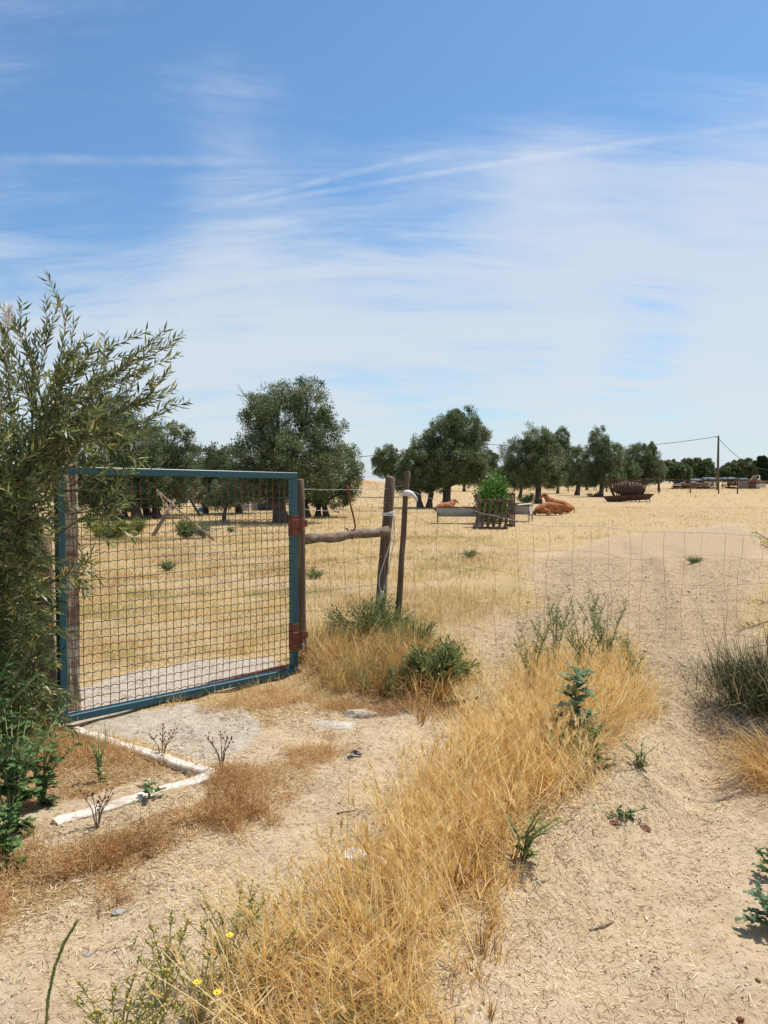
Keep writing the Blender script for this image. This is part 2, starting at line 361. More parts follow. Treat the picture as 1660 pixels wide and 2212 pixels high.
M['plaster'] = surf('flaking_plaster_pillar', [(.30, (.20, .13, .09)), (.44, (.36, .25, .17)), (.56, (.62, .53, .42)), (.75, (.75, .68, .57))], 12, .95, 1.0, 26, bdist=.02)
M['pinkwood'] = surf('pinkish_old_wood', [(.3, (.14, .085, .06)), (.7, (.42, .29, .22))], 9, .95, .6, 26, (3, 3, .5))
M['darktarp'] = surf('dark_tarpaulin', [(.3, (.03, .04, .06)), (.7, (.12, .14, .17))], 3, .5, .5, 6, bdist=.05)
M['corr'] = surf('grey_sheet', [(.3, (.22, .20, .18)), (.7, (.38, .35, .31))], 2, .7, .2)
M['door'] = surf('maroon_panel', [(.3, (.07, .022, .02)), (.7, (.14, .045, .035))], 2, .7, .2)
M['whitepanel'] = surf('white_panel', [(.3, (.50, .50, .48)), (.7, (.70, .70, .68))], 2, .7, .1)
M['polewood'] = surf('utility_pole_wood', [(.3, (.09, .055, .035)), (.7, (.20, .13, .085))], 3, .9, .4, 20, (2, 2, .3))
M['cable'] = surf('black_cable', [(.3, (.03, .03, .03)), (.7, (.05, .05, .05))], 3, .8, .1)
M['yellow'] = surf('yellow_petals', [(.3, (.75, .50, .01)), (.7, (.85, .66, .02))], 20, .6, .1)
M['orange'] = surf('orange_berries', [(.3, (.55, .20, .02)), (.7, (.75, .36, .05))], 20, .5, .1)
M['darkhay'] = surf('dark_old_hay', [(.3, (.09, .06, .04)), (.7, (.24, .17, .11))], 9, .95, .9, 20, bdist=.05)
M['hay'] = surf('old_hay', [(.3, (.22, .14, .07)), (.7, (.5, .36, .18))], 9, .95, .9, 20, bdist=.05)

def teal_mat():
    m, q = newmat('teal_gate_paint')
    co = q.n('ShaderNodeTexCoord').outputs['Object']
    n1 = q.noise(co, 5, 5, .6); n2 = q.noise(co, 45, 6, .7)
    c = q.mix(n1, (.006, .070, .095), (.014, .105, .135))
    chip = q.mapr(n2, .70, .74)
    c = q.mix(chip, c, (.28, .16, .10))
    b = q.n('ShaderNodeBump', {'Height': n2, 'Strength': .15, 'Distance': .003})
    finish(q, q.n('ShaderNodeBsdfPrincipled', {'Base Color': c, 'Roughness': .42, 'Normal': b.outputs[0]}).outputs[0]); return m
M['teal'] = teal_mat()
M['meshteal'] = surf('dark_teal_wire', [(.35, (.03, .075, .075)), (.6, (.06, .12, .115)), (.75, (.20, .13, .08))], 18, .6, .1)
M['meshrust'] = surf('rusty_mesh_wire', [(.3, (.16, .06, .02)), (.6, (.30, .13, .05)), (.8, (.08, .09, .07))], 12, .75, .1)

def kerb_mat():
    m, q = newmat('whitewashed_kerb')
    co = q.n('ShaderNodeTexCoord').outputs['Object']
    n1 = q.noise(co, 9, 8, .7, .4)
    c = q.ramp(n1, [(.30, (.36, .25, .18)), (.40, (.56, .45, .35)), (.50, (.72, .62, .51)), (.7, (.80, .71, .60))])
    vo = q.n('ShaderNodeTexVoronoi', {'Vector': q.n('ShaderNodeMapping', {'Vector': co, 'Scale': (1, 1, .2)}), 'Scale': 14.0}, feature='DISTANCE_TO_EDGE').outputs[0]
    c = q.mix(q.mapr(vo, .02, .0, 0, .8), c, (.36, .26, .19))
    b = q.n('ShaderNodeBump', {'Height': q.noise(co, 40, 6, .7), 'Strength': .6, 'Distance': .006})
    finish(q, q.n('ShaderNodeBsdfPrincipled', {'Base Color': c, 'Roughness': .9, 'Normal': b.outputs[0]}).outputs[0]); return m
M['kerb'] = kerb_mat()

def ground_mat():
    m, q = newmat('sandy_ground')
    pos = q.n('ShaderNodeNewGeometry').outputs['Position']
    A = lambda nm: q.n('ShaderNodeAttribute', attribute_name=nm).outputs['Fac']
    n_l = q.noise(pos, .6, 4, .6); n_m = q.noise(pos, 4.5, 6, .65); n_f = q.noise(pos, 38, 6, .7); n_vf = q.noise(pos, 140, 3, .6)
    sand = q.ramp(n_m, [(.3, (.46, .325, .185)), (.5, (.57, .425, .26)), (.7, (.635, .49, .32))])
    sand = q.mix(q.mapr(n_l, .35, .65, 0, .55), sand, (.57, .435, .30))
    # grains and crumbs of straw and grit of their own colour
    sand = q.mix(q.mapr(n_f, .60, .70, 0, .55), sand, (.72, .58, .42))
    sand = q.mix(q.mapr(n_f, .46, .38, 0, .85), sand, (.33, .235, .14))
    v1 = q.n('ShaderNodeTexVoronoi', {'Vector': pos, 'Scale': 42.0, 'Randomness': 1.0})
    peb = q.mapr(v1.outputs['Distance'], .26, .20)
    pick = q.math('GREATER_THAN', q.n('ShaderNodeSeparateColor', {0: v1.outputs['Color']}).outputs[0], .74)
    pcol = q.ramp(q.n('ShaderNodeSeparateColor', {0: v1.outputs['Color']}).outputs[1], [(0, (.24, .15, .10)), (.35, (.42, .28, .18)), (.7, (.66, .56, .43)), (1, (.80, .74, .63))])
    pf = q.math('MULTIPLY', peb, pick)
    sand = q.mix(pf, sand, pcol)
    # soil with dry grass rubbish
    strawy = q.ramp(n_f, [(.3, (.26, .16, .08)), (.5, (.49, .345, .17)), (.68, (.68, .51, .27))])
    big = q.noise(pos, .16, 5, .6)
    strawy = q.mix(q.mapr(big, .44, .62, 0, .7), strawy, q.ramp(n_f, [(.3, (.33, .22, .13)), (.7, (.58, .42, .27))]))
    strawy = q.mix(q.mapr(q.noise(pos, .5, 6, .7), .60, .72, 0, .45), strawy, (.29, .27, .12))
    earth = q.ramp(n_f, [(.30, (.17, .105, .05)), (.46, (.42, .30, .18)), (.70, (.58, .44, .285))])
    sand = q.mix(q.mapr(A('churn'), .1, .9), sand, earth)
    fld = q.mapr(q.math('ADD', A('field'), q.math('MULTIPLY', q.math('SUBTRACT', n_m, .5), .9)), .35, .65)
    bare = q.mapr(q.noise(pos, .9, 7, .72), .50, .64, 0, .75)
    strawy = q.mix(bare, strawy, q.ramp(n_f, [(.3, (.22, .13, .065)), (.5, (.44, .305, .165)), (.7, (.60, .455, .27))]))
    c = q.mix(fld, sand, strawy)
    # red brown rubbish on the verge
    br = q.mapr(q.math('ADD', A('verge'), q.math('MULTIPLY', q.math('SUBTRACT', n_m, .5), .8)), .35, .65)
    c = q.mix(br, c, q.ramp(n_f, [(.3, (.20, .10, .045)), (.6, (.42, .25, .115)), (.75, (.58, .40, .2))]))
    # worn concrete
    sl = q.math('ADD', A('slab'), q.math('MULTIPLY', q.math('SUBTRACT', n_m, .5), 1.6))
    slf = q.mapr(sl, .56, .66)
    conc = q.ramp(q.noise(pos, 14, 8, .75), [(.3, (.35, .28, .20)), (.5, (.53, .445, .345)), (.7, (.62, .53, .42))])
    conc = q.mix(q.mapr(n_vf, .62, .7, 0, .6), conc, (.25, .21, .17))
    c = q.mix(slf, c, conc)
    hgt = q.math('ADD', q.math('MULTIPLY', n_f, .55), q.math('MULTIPLY', n_vf, .25))
    hgt = q.math('ADD', hgt, q.math('MULTIPLY', pf, .45))
    hgt = q.math('ADD', hgt, q.math('MULTIPLY', n_m, .9))
    b = q.n('ShaderNodeBump', {'Height': hgt, 'Strength': .9, 'Distance': .03})
    finish(q, q.n('ShaderNodeBsdfPrincipled', {'Base Color': c, 'Roughness': .95, 'Specular IOR Level': .12, 'Normal': b.outputs[0]}).outputs[0]); return m
M['ground'] = ground_mat()

# ------------------------------------------------------------------ ground
def graded(lo, hi, c, a, n):
    t = np.linspace(math.asinh((lo-c)/a), math.asinh((hi-c)/a), n); return c+a*np.sinh(t)
gx = graded(-900, 900, 0.3, 3.0, 620); gy = graded(-25, 1600, 3.6, 2.6, 560)
X, Y = np.meshgrid(gx, gy); Xf = X.ravel(); Yf = Y.ravel()
Zf = height(Xf, Yf)
yard = sdf(Xf, Yf, Z_YARD); pale = sdf(Xf, Yf, Z_PALE)
def field_amount(x, y):
    yd = sdf(x, y, Z_YARD); pl = sdf(x, y, Z_PALE)
    f_ = sm(yd, -.25, .5)*(1-.93*sm(-pl-(fbm(x, y, .7, 3, 93)-.5)*1.0, -.4, .7))*(1-.30*sm(x, 1.0, 3.5))
    f_ = np.maximum(f_, .9*sm(-sdf(x, y, Z_MOUND), -.3, .1))
    f_ = np.maximum(f_, .75*sm(-sdf(x, y, Z_STRIP), -.1, .12))
    return np.clip(f_, 0, 1)
fieldA = field_amount(Xf, Yf)
vergeA = np.maximum(sm(-sdf(Xf, Yf, Z_LEFT), -.12, .12), .62*sm(-sdf(Xf, Yf, Z_VEE), -.05, .1)); vergeA = np.maximum(vergeA, .85*np.maximum(sm(-sdf(Xf, Yf, Z_STRIP), -.02, .16), sm(-sdf(Xf, Yf, Z_MOUND), -.05, .15)))
slabA = np.maximum(sm(-sdf(Xf, Yf, Z_SLAB), -.10, .16), sm(-sdf(Xf, Yf, Z_SLABIN), -.05, .12)*.9)
nx, ny = len(gx), len(gy)
ii = (np.arange(ny-1)[:, None]*nx+np.arange(nx-1)[None, :]).ravel()
gf = np.stack([ii, ii+1, ii+nx+1, ii+nx], 1)
g = mesh_obj('ground', np.stack([Xf, Yf, Zf], 1), gf, M['ground'], None, True, {'field': fieldA, 'verge': vergeA, 'slab': slabA, 'churn': np.clip(sm(-pale, -.6, .8)+.55*sm(-sdf(Xf, Yf, Z_TRACK), -.1, .3)*sm(Yf, 3.3, 4.8), 0, 1)})
tag(g, 'sandy ground with dry field, worn tracks and broken concrete apron', None, None, 'structure')

# ------------------------------------------------------------------ scatter helper
def scatter(n, bbox, dens):
    x0, x1, y0, y1 = bbox
    x = rng.uniform(x0, x1, n); y = rng.uniform(y0, y1, n)
    d = dens(x, y); k = rng.random(n) < d
    x = x[k]; y = y[k]; return np.stack([x, y, height(x, y)], 1)
def bb(poly, m=.1):
    xs = [p[0] for p in poly]; ys = [p[1] for p in poly]; return (min(xs)-m, max(xs)+m, max(min(ys)-m, 1.2), max(ys)+m)
def inview(x, y, m=.25): return (np.abs(x) < y*.5+m) & (y > 1.3)

# gold grass strip --------------------------------------------------
def strip_d(x, y):
    s = sdf(x, y, Z_STRIP)+(fbm(x, y, 3.0, 3, 77)-.5)*.75
    return sm(-s, -.04, .12)*(.35+.65*sm(fbm(x, y, 2.2, 2, 5), .3, .6))*inview(x, y, .5)
def tufts(cent, per, Lr, wr, spread, splay, mat_tone=1.0):
    n = len(cent); k = rng.integers(per[0], per[1], n); idx = np.repeat(np.arange(n), k); m = len(idx)
    a_ = rng.uniform(0, 6.28, m); rr_ = np.abs(rng.normal(0, 1, m))*spread[0]
    b = cent[idx].copy(); b[:, 0] += np.cos(a_)*rr_; b[:, 1] += np.sin(a_)*rr_; b[:, 2] = height(b[:, 0], b[:, 1])
    ht = rng.uniform(*Lr, n)[idx]*rng.uniform(.45, 1.15, m)
    wind_a = rng.uniform(0, 6.28, n)[idx]; lean_t = np.abs(rng.normal(0, .28, n))[idx]
    lx = np.cos(a_)*splay*rr_/spread[0]*rng.uniform(.3, 1, m)+np.cos(wind_a)*lean_t; ly = np.sin(a_)*splay*rr_/spread[0]*rng.uniform(.3, 1, m)+np.sin(wind_a)*lean_t
    az_ = np.arctan2(ly, lx); ln_ = np.clip(np.hypot(lx, ly), 0, .95)
    v, f_ = blade_mesh(b, ht, rng.uniform(*wr, m), az_, ln_*.6, np.abs(rng.normal(.15, .3, m))+ln_*.3)
    val = np.clip((rng.normal(.37, .26, n)+(fbm(cent[:, 0], cent[:, 1], 3.0, 2, 12)-.5)*.7)[idx]+rng.normal(0, .18, m), 0, .94); g_ = ((rng.random(n) < .08) | (rng.random(n) < .5*sm(fbm(cent[:, 0], cent[:, 1], 1.7, 2, 17), .58, .72)))[idx]; val = np.where(g_ & (rng.random(m) < .7), .985, val)
    return v, f_, np.repeat(val, 8)
tc_ = scatter(3700, bb(Z_STRIP, .3), strip_d)
hm_ = .45+.9*sm(-sdf(tc_[:, 0], tc_[:, 1], Z_STRIP), -.1, .35)
parts = [tufts(tc_[hm_ < .9], (10, 26), (.05, .16), (.0022, .0045), (.025, 0), .45), tufts(tc_[hm_ >= .9], (10, 28), (.08, .23), (.0022, .0048), (.030, 0), .40)]
# fallen straw mat inside the strip
b2 = scatter(60000, bb(Z_STRIP, .2), lambda x, y: .8*sm(-sdf(x, y, Z_STRIP), -.10, .2)*inview(x, y))
n = len(b2); b2[:, 2] += rng.uniform(.0, 1, n)**1.5*.12
v2, f2 = blade_mesh(b2, rng.uniform(.04, .22, n), rng.uniform(.002, .0045, n), 6.28*fbm(b2[:, 0], b2[:, 1], 1.8, 2, 99)*1.6+rng.normal(0, .7, n), rng.uniform(.6, 1.1, n), rng.uniform(-.3, .3, n), .5, 3)
parts.append((v2, f2, np.repeat(np.clip(rng.normal(.55, .22, n), 0, .94), 8)))
V, Fc, A_ = merge(parts)
tag(mesh_obj('dry_grass', V, Fc, M['gold'], None, False, {'v': A_}), 'long golden dry grass growing along the strip between the two sandy tracks', 'grass', None, 'stuff')

cb = scatter(300, bb(Z_STRIP, .1), lambda x, y: .9*sm(-sdf(x, y, Z_STRIP), -.2, .1)*inview(x, y)); idx = np.repeat(np.arange(len(cb)), 14); n = len(idx)
bb3 = cb[idx]+np.stack([rng.normal(0, .05, n), rng.normal(0, .05, n), rng.uniform(.02, .16, n)], 1)
v3, f3 = blade_mesh(bb3, rng.uniform(.15, .42, n), rng.uniform(.002, .0035, n), rng.uniform(0, 6.28, len(cb))[idx]+rng.normal(0, .18, n), rng.uniform(.85, 1.05, n), rng.uniform(-.25, .1, n), .6, 3)
tag(mesh_obj('fallen_stems', v3, f3, M['gold'], None, False, {'v': np.repeat(np.clip(rng.normal(.75, .15, n), 0, .94), 8)}), 'long pale broken stems lying flat across the golden grass strip', 'straw', None, 'stuff')
# barley heads on tall stems
def heads(bpts, stem, name, label, L=(.14, .30), hl=(.035, .06), awn=1.0, mat='gold', vlo=.55, vhi=.9):
    n = len(bpts); Ls = rng.uniform(L[0], L[1], n); az = rng.uniform(0, 6.28, n); ln = np.abs(rng.normal(.05, .13, n)); bd = np.abs(rng.normal(.1, .15, n))
    sv, sf = blade_mesh(bpts, Ls, np.full(n, stem), az, ln, bd, .6, 4)
    val = rng.uniform(vlo, vhi, n)
    tipp = sv.reshape(n, -1, 3)[:, -2:, :].mean(1); pre = sv.reshape(n, -1, 3)[:, -4:-2, :].mean(1)
    d = unit(tipp-pre); hL = rng.uniform(hl[0], hl[1], n)
    parts = [(sv, sf, np.repeat(val-.1, 10))]
    for k in range(2):
        lv, lf = leaf_mesh(tipp, d, hL, hL*.20, curl=.03); parts.append((lv, lf, np.repeat(val, 4)))
    m = int(9*awn)
    for k in range(m):
        o = tipp+d*(hL*k/m*.8)[:, None]; dd = unit(d+.42*rand_dirs(n))
        lv, lf = leaf_mesh(o, dd, hL*rng.uniform(.7, 1.1, n), np.full(n, .0018), curl=0); parts.append((lv, lf, np.repeat(np.clip(val+.08, 0, .94), 4)))
    V, Fc, A_ = merge(parts)
    return tag(mesh_obj(name, V, Fc, M[mat], None, False, {'v': A_}), label, 'grass', None, 'stuff')
bh = scatter(7500, bb(Z_STRIP, .2), lambda x, y: .9*sm(-sdf(x, y, Z_STRIP), -.05, .1)*inview(x, y, .4))
heads(bh, .0022, 'barley_grass', 'tall wild barley stems with bristly straw coloured seed heads above the golden strip')

# mound by the posts --------------------------------------------------
bm_ = scatter(1300, bb(Z_MOUND, .3), lambda x, y: sm(-sdf(x, y, Z_MOUND)-(fbm(x, y, 4, 2, 8)-.5)*.5, -.12, .12))
v1, f1, a1 = tufts(bm_, (12, 26), (.12, .34), (.003, .006), (.035, 0), .5)
bm2 = scatter(24000, bb(Z_MOUND, .2), lambda x, y: sm(-sdf(x, y, Z_MOUND), -.1, .12)); n = len(bm2); bm2[:, 2] += rng.uniform(0, .14, n)
dd2 = rand_dirs(n); v2, f2 = leaf_mesh(bm2, dd2, rng.uniform(.02, .09, n), rng.uniform(.002, .005, n), curl=.3)
o_ = mesh_obj('dry_grass', v1, f1, M['gold'], None, False, {'v': a1}); tag(o_, 'tangled orange dry grass heaped at the foot of the leaning fence posts', 'grass', None, 'stuff')
tag(mesh_obj('dead_stems', v2, f2, M['brown'], None, False, {'v': np.repeat(np.clip(rng.normal(.6, .25, n), 0, 1), 4)}), 'brown broken dead stems matted inside the heap at the fence posts', 'weeds', None, 'stuff')

# field stubble --------------------------------------------------
def field_d(x, y):
    fa = field_amount(x, y); cl = sm(fbm(x, y, 1.1, 3, 61), .30, .62)*sm(fbm(x, y, 3.7, 3, 62), .30, .56)
    fa = fa*(1-sm(-sdf(x, y, Z_STRIP), -.1, .1))*(1-sm(-sdf(x, y, Z_MOUND), -.1, .1))*(1-sm(-sdf(x, y, Z_SLABIN), -.1, .0))
    return inview(x, y, .6)*(fa**1.3)*(.10+.90*cl)*(1-.5*sm(x, .5, 6))
parts = []
for (y0, y1, N, Lr, wr) in ((5.3, 11, 200000, (.03, .13), (.003, .006)), (11, 22, 220000, (.04, .12), (.005, .010)), (22, 48, 190000, (.04, .12), (.010, .022)), (48, 170, 110000, (.08, .22), (.03, .07))):
    hw = y1*.5+1; b = scatter(N, (-hw, hw, y0, y1), field_d); n = len(b)
    if y0 > 40:
        extra = 1+1.0*sm(b[:, 1], 85, 110)
    else: extra = 1.0
    val = np.clip(rng.normal(.52, .25, n)+(fbm(b[:, 0], b[:, 1], .5, 3, 71)-.5)*.9, 0, .95); gm = sm(fbm(b[:, 0], b[:, 1], .9, 2, 91), .60, .74); val[rng.random(n) < .02+.45*gm] = 1.0
    v, f_ = blade_mesh(b, rng.uniform(*Lr, n)*extra*(.6+.8*fbm(b[:, 0], b[:, 1], .8, 2, 81)), rng.uniform(*wr, n), rng.uniform(0, 6.28, n), np.abs(rng.normal(.2, .3, n)), np.abs(rng.normal(.1, .3, n)), .2, 2)
    parts.append((v, f_, np.repeat(val, 6)))
V, Fc, A_ = merge(parts)
tag(mesh_obj('field_grass', V, Fc, M['stubble'], None, False, {'v': A_}), 'short yellow dry grass covering the field behind the fence', 'grass', None, 'stuff')

# brown verge on the left ------------------------------------------
Z_P1 = gp([(420, 1545), (500, 1560), (600, 1545), (700, 1530), (700, 1500), (560, 1500), (470, 1520)])
Z_P2 = gp([(640, 1640), (700, 1650), (750, 1620), (740, 1580), (660, 1585)])
Z_P3 = gp([(690, 1530), (760, 1545), (880, 1560), (1000, 1545), (1010, 1525), (900, 1525), (760, 1515)])
Z_P4 = gp([(480, 1700), (600, 1720), (700, 1680), (690, 1640), (600, 1640), (520, 1670)])
def tangle(b, hmax, n_scale=1.0, Lr=(.012, .05), wr=(.0015, .0035)):
    n = len(b); z = rng.random(n)**1.2*hmax*(.35+1.1*fbm(b[:, 0], b[:, 1], 5.0, 3, 38)); b = b.copy(); b[:, 2] += z
    d = rand_dirs(n); d[:, 2] = d[:, 2]*.7+.15
    L = rng.uniform(*Lr, n); W_ = rng.uniform(*wr, n)
    return leaf_mesh(b, d, L, W_, curl=.3)
def zd(Z, e0=-.06, e1=.10, sd_=18): return lambda x, y: sm(-sdf(x, y, Z)-(fbm(x, y, 3.2, 3, sd_)-.5)*.75, e0, e1)*inview(x, y, .5)*(.25+.75*sm(fbm(x, y, 5, 2, 28), .3, .6))
parts = []
for Z, N, hm in ((Z_LEFT, 210000, .085), (Z_P1, 46000, .05), (Z_P2, 36000, .06), (Z_P3, 40000, .06), (Z_P4, 30000, .05)):
    b = scatter(N, bb(Z, .2), zd(Z)); v_, f__ = tangle(b, hm)
    tn = (fbm(b[:, 0], b[:, 1], 2.2, 2, 58)-.5)*.9+(.05 if Z is Z_LEFT else .18)
    parts.append((v_, f__, np.repeat(np.clip(rng.normal(.45, .22, len(b))+tn, 0, 1), 4)))
bl = scatter(26000, bb(Z_LEFT, .2), zd(Z_LEFT)); n = len(bl)
v1, f1 = blade_mesh(bl, rng.uniform(.03, .16, n), rng.uniform(.002, .004, n), rng.uniform(0, 6.28, n), np.abs(rng.normal(.6, .35, n)), rng.normal(.0, .5, n), .4, 3)
parts.append((v1, f1, np.repeat(np.clip(rng.normal(.68, .28, n), 0, 1), 8)))
bv = scatter(60000, bb(Z_VEE, 0), lambda x, y: .8*(sdf(x, y, Z_VEE) < -.08)*inview(x, y, .5)*(.2+.8*sm(fbm(x, y, 3, 2, 48), .3, .65)))
v2, f2 = tangle(bv, .05); parts.append((v2, f2, np.repeat(np.clip(rng.normal(.72, .28, len(bv)), 0, 1), 4)))
bw = scatter(20000, bb(Z_VEE, 0), lambda x, y: (sdf(x, y, Z_VEE) < -.08)*inview(x, y, .5)*sm(fbm(x, y, 3, 2, 148), .35, .65)); n = len(bw)
v2, f2 = blade_mesh(bw, rng.uniform(.03, .16, n), rng.uniform(.002, .004, n), rng.uniform(0, 6.28, n), np.abs(rng.normal(.4, .35, n)), rng.normal(0, .4, n), .4, 3); parts.append((v2, f2, np.repeat(np.clip(rng.normal(.75, .25, n), 0, 1), 8)))
V, Fc, A_ = merge(parts)
tag(mesh_obj('dry_weeds', V, Fc, M['brown'], None, False, {'v': A_}), 'reddish brown tangle of dead weeds beside the whitewashed kerb on the left', 'weeds', None, 'stuff')

# straw litter lying on bare ground -----------------------------------
def lit_d(x, y):
    base = .22+.75*sm(fbm(x, y, 1.4, 3, 51), .42, .68)
    px_heap = np.exp(-((x+.95)**2/.35+(y-4.15)**2/.10))+np.exp(-((x+.6)**2/.2+(y-5.2)**2/.12))
    edge = sm(-sdf(x, y, Z_STRIP), -.45, 0)+sm(-sdf(x, y, Z_LEFT), -.35, 0)
    rt = sm(-sdf(x, y, Z_TRACK), -.3, .1)*sm(y, 3.4, 5)
    pl_ = sm(-sdf(x, y, Z_PALE), -.6, .3)
    return inview(x, y, .2)*np.clip(base*.42+px_heap+edge*.7+rt*.85+pl_*.6, 0, 1)
parts = []
for (y0, y1, N) in ((1.6, 4.2, 130000), (4.2, 9.5, 240000), (9.5, 16, 130000)):
    b = scatter(N, (-y1*.5-.3, y1*.5+.3, y0, y1), lit_d); n = len(b); b[:, 2] += .002
    a = rng.uniform(0, 6.28, n); L = rng.uniform(.008, .05, n)*(1+.8*(rng.random(n) < .1)); Wd = rng.uniform(.0015, .0038, n)*(1 if y0 < 3 else 1.4 if y0 < 9 else 2.2); L = L*(1 if y0 < 9 else 1.6)
    d = np.stack([np.cos(a), np.sin(a), rng.uniform(-.05, .25, n)], 1)
    lv, lf = leaf_mesh(b, d, L, Wd, np.tile([0, 0, 1.0], (n, 1)), 0.05); parts.append((lv, lf, np.repeat(np.clip(rng.normal(.55, .28, n), 0, 1), 4)))
V, Fc, A_ = merge(parts)
tag(mesh_obj('straw_litter', V, Fc, M['litter'], None, False, {'v': A_}), 'broken bits of straw strewn over the sandy tracks', 'straw', None, 'stuff')

# gravel ---------------------------------------------------------------
def pebbles(b, r, name, label, stops):
    bm = bmesh.new(); bmesh.ops.create_icosphere(bm, subdivisions=1, radius=1); tv = np.array([v.co[:] for v in bm.verts]); tf = np.array([[v.index for v in f.verts] for f in bm.faces]); bm.free()
    n = len(b); a = rng.uniform(0, 6.28, n); ca, sa = np.cos(a), np.sin(a)
    s = r[:, None]*np.stack([rng.uniform(.8, 1.5, n), rng.uniform(.6, 1.0, n), rng.uniform(.35, .75, n)], 1)
    v = tv[None]*s[:, None]*(1+rng.uniform(-.16, .16, (n, len(tv), 1)))
    vx = v[..., 0]*ca[:, None]-v[..., 1]*sa[:, None]; vy = v[..., 0]*sa[:, None]+v[..., 1]*ca[:, None]
    v = np.stack([vx, vy, v[..., 2]], -1)+b[:, None, :]
    f_ = (tf[None]+(np.arange(n)*len(tv))[:, None, None]).reshape(-1, 3)
    return tag(mesh_obj(name, v.reshape(-1, 3), f_, foliage(name+'_stone', stops, 0.0, .85), None, True, {'v': np.repeat(rng.random(n), len(tv))}), label, 'gravel', None, 'stuff')
bp = scatter(15000, (-3, 3.4, 1.6, 6.8), lambda x, y: inview(x, y)*(.35+.65*sm(x, .3, 1.0))*(1-.8*sm(-sdf(x, y, Z_STRIP), 0, .1)))
pebbles(bp, np.clip(rng.lognormal(-5.75, .5, len(bp)), .0018, .017), 'gravel', 'small round pebbles and grit lying on the sandy tracks', [(0, (.12, .08, .06)), (.3, (.34, .20, .12)), (.55, (.55, .42, .28)), (.8, (.66, .56, .42)), (1, (.78, .72, .62))])
bc = scatter(9000, (-1, 5, 4.2, 15), lambda x, y: inview(x, y)*sm(-sdf(x, y, Z_PALE), -.4, .4)+.5*inview(x, y)*sm(-sdf(x, y, Z_TRACK), -.3, 0))
pebbles(bc, np.clip(rng.lognormal(-4.95, .45, len(bc)), .003, .024), 'soil_clods', 'crumbled clods of dry earth on the churned track through the fence', [(0, (.34, .25, .16)), (.5, (.52, .40, .28)), (1, (.64, .51, .37))])

# ------------------------------------------------------------------ trees
def make_tree(name, label, cat, bx, by, lobes, mat='olive', leaf=.13, lw=.36, dens=1.0, forkh=.9, tr=.22, group=None, bare=0, upl=.35, nb=1):
    base = P(bx, by); Yd = base.y; base.z = H(base.x, base.y)
    k = Yd/F
    t = thing(name, label, cat, base, 0, group)
    Ls = [(W(cx_, cy_+(2 if cy_ < 1000 else 4), Yd+dy*k)-base, rx*k*1.10, rz_*k*1.05) for (cx_, cy_, rx, rz_, dy) in lobes]
    mb = MB()
    for q_ in range(nb):
        off = Vector(((q_-(nb-1)/2)*tr*3.2, random.uniform(-.3, .3), 0))
        lean = Vector((random.uniform(-.2, .2), random.uniform(-.1, .1), 0))
        fk = off+lean+Vector((0, 0, forkh))
        mb.tube([off+Vector((0, 0, -.15)), off+Vector((0, 0, .05)), off+lean*.4+Vector((0, 0, forkh*.45)), fk], [tr*1.7, tr*1.35, tr*.95, tr*1.05], 9, rough=.12)
        for i, (c, rx, rz_) in enumerate(Ls):
            if nb > 1 and i % nb != q_: continue
            mid = fk*.5+c*.5+Vector((random.uniform(-.2, .2), random.uniform(-.2, .2), -.1)); mid.z = min(mid.z, max(fk.z, c.z)-.05)
            s0 = fk+Vector((random.uniform(-.4, .4)*tr, random.uniform(-.4, .4)*tr, -.1))
            mb.tube([s0, s0*.6+mid*.4+Vector((0, 0, .05)), mid, c, c+Vector((random.uniform(-.3, .3)*rx, random.uniform(-.3, .3)*rx, rz_*.55))], [tr*.62, tr*.48, tr*.36, tr*.2, tr*.07], 6, rough=.1)
            for j in range(5):
                e = c+Vector((random.uniform(-1, 1)*rx, random.uniform(-1, 1)*rx, random.uniform(-.6, .9)*rz_))*.75
                mb.tube([mid*.4+c*.6, (mid*.3+c*.7)*.5+e*.5+Vector((0, 0, .08)), e], [tr*.16, tr*.10, tr*.04], 4)
    for _ in range(bare):
        c, rx, rz_ = random.choice(Ls); e = c+Vector((random.choice((-1, 1))*rx*1.2, 0, rz_*random.uniform(.1, 1.2)))
        for j in range(4): mb.tube([c, c*.4+e*.6+Vector((0, 0, .1)), e+Vector((random.uniform(-.3, .3), random.uniform(-.3, .3), random.uniform(-.2, .3)))], [.02, .012, .005], 4)
    mb.build('trunk', M['bark'], t, True)
    # leaf sprays gathered in clumps
    parts = []
    for (c, rx, rz_) in Ls:
        nc = max(16, int(dens*46*(rx*rx*.5+rx*rz_*.5)**.9)); nl = int(84)
        cd_ = rand_dirs(nc); rr = rng.uniform(.35, 1.0, nc)**.55
        rr *= .84+.34*rng.random(nc)
        cc = np.array(c)[None]+cd_*rr[:, None]*np.array([rx, rx*.95, rz_])[None]
        cr = rng.uniform(.17, .36, nc)*min(rx, rz_)**.5*.9
        cz = np.repeat(cc, nl, 0); rad = np.repeat(cr, nl)
        out = np.repeat(cd_, nl, 0)
        o = rand_dirs(nc*nl)*np.stack([rad, rad, rad*1.05], 1)*(rng.random(nc*nl)**.45)[:, None]
        pos = cz+o
        d = unit(o/np.maximum(rad, .01)[:, None]*.8+out*.6+np.array([.15, 0, upl])+.55*rand_dirs(nc*nl))
        lf_ = rng.uniform(.6, 1.25, nc*nl)*leaf
        lv, lff = leaf_mesh(pos, d, lf_, lf_*lw)
        tone = np.repeat(np.clip(rng.normal(.0, .17, nc), -.4, .4), nl)
        val = np.clip(rng.normal(.42, .24, nc*nl)+tone*1.2, 0, 1)
        parts.append((lv, lff, np.repeat(val, 4)))
    V, Fc, A_ = merge(parts)
    mesh_obj('crown', V, Fc, M[mat], t, False, {'v': A_})
    return t

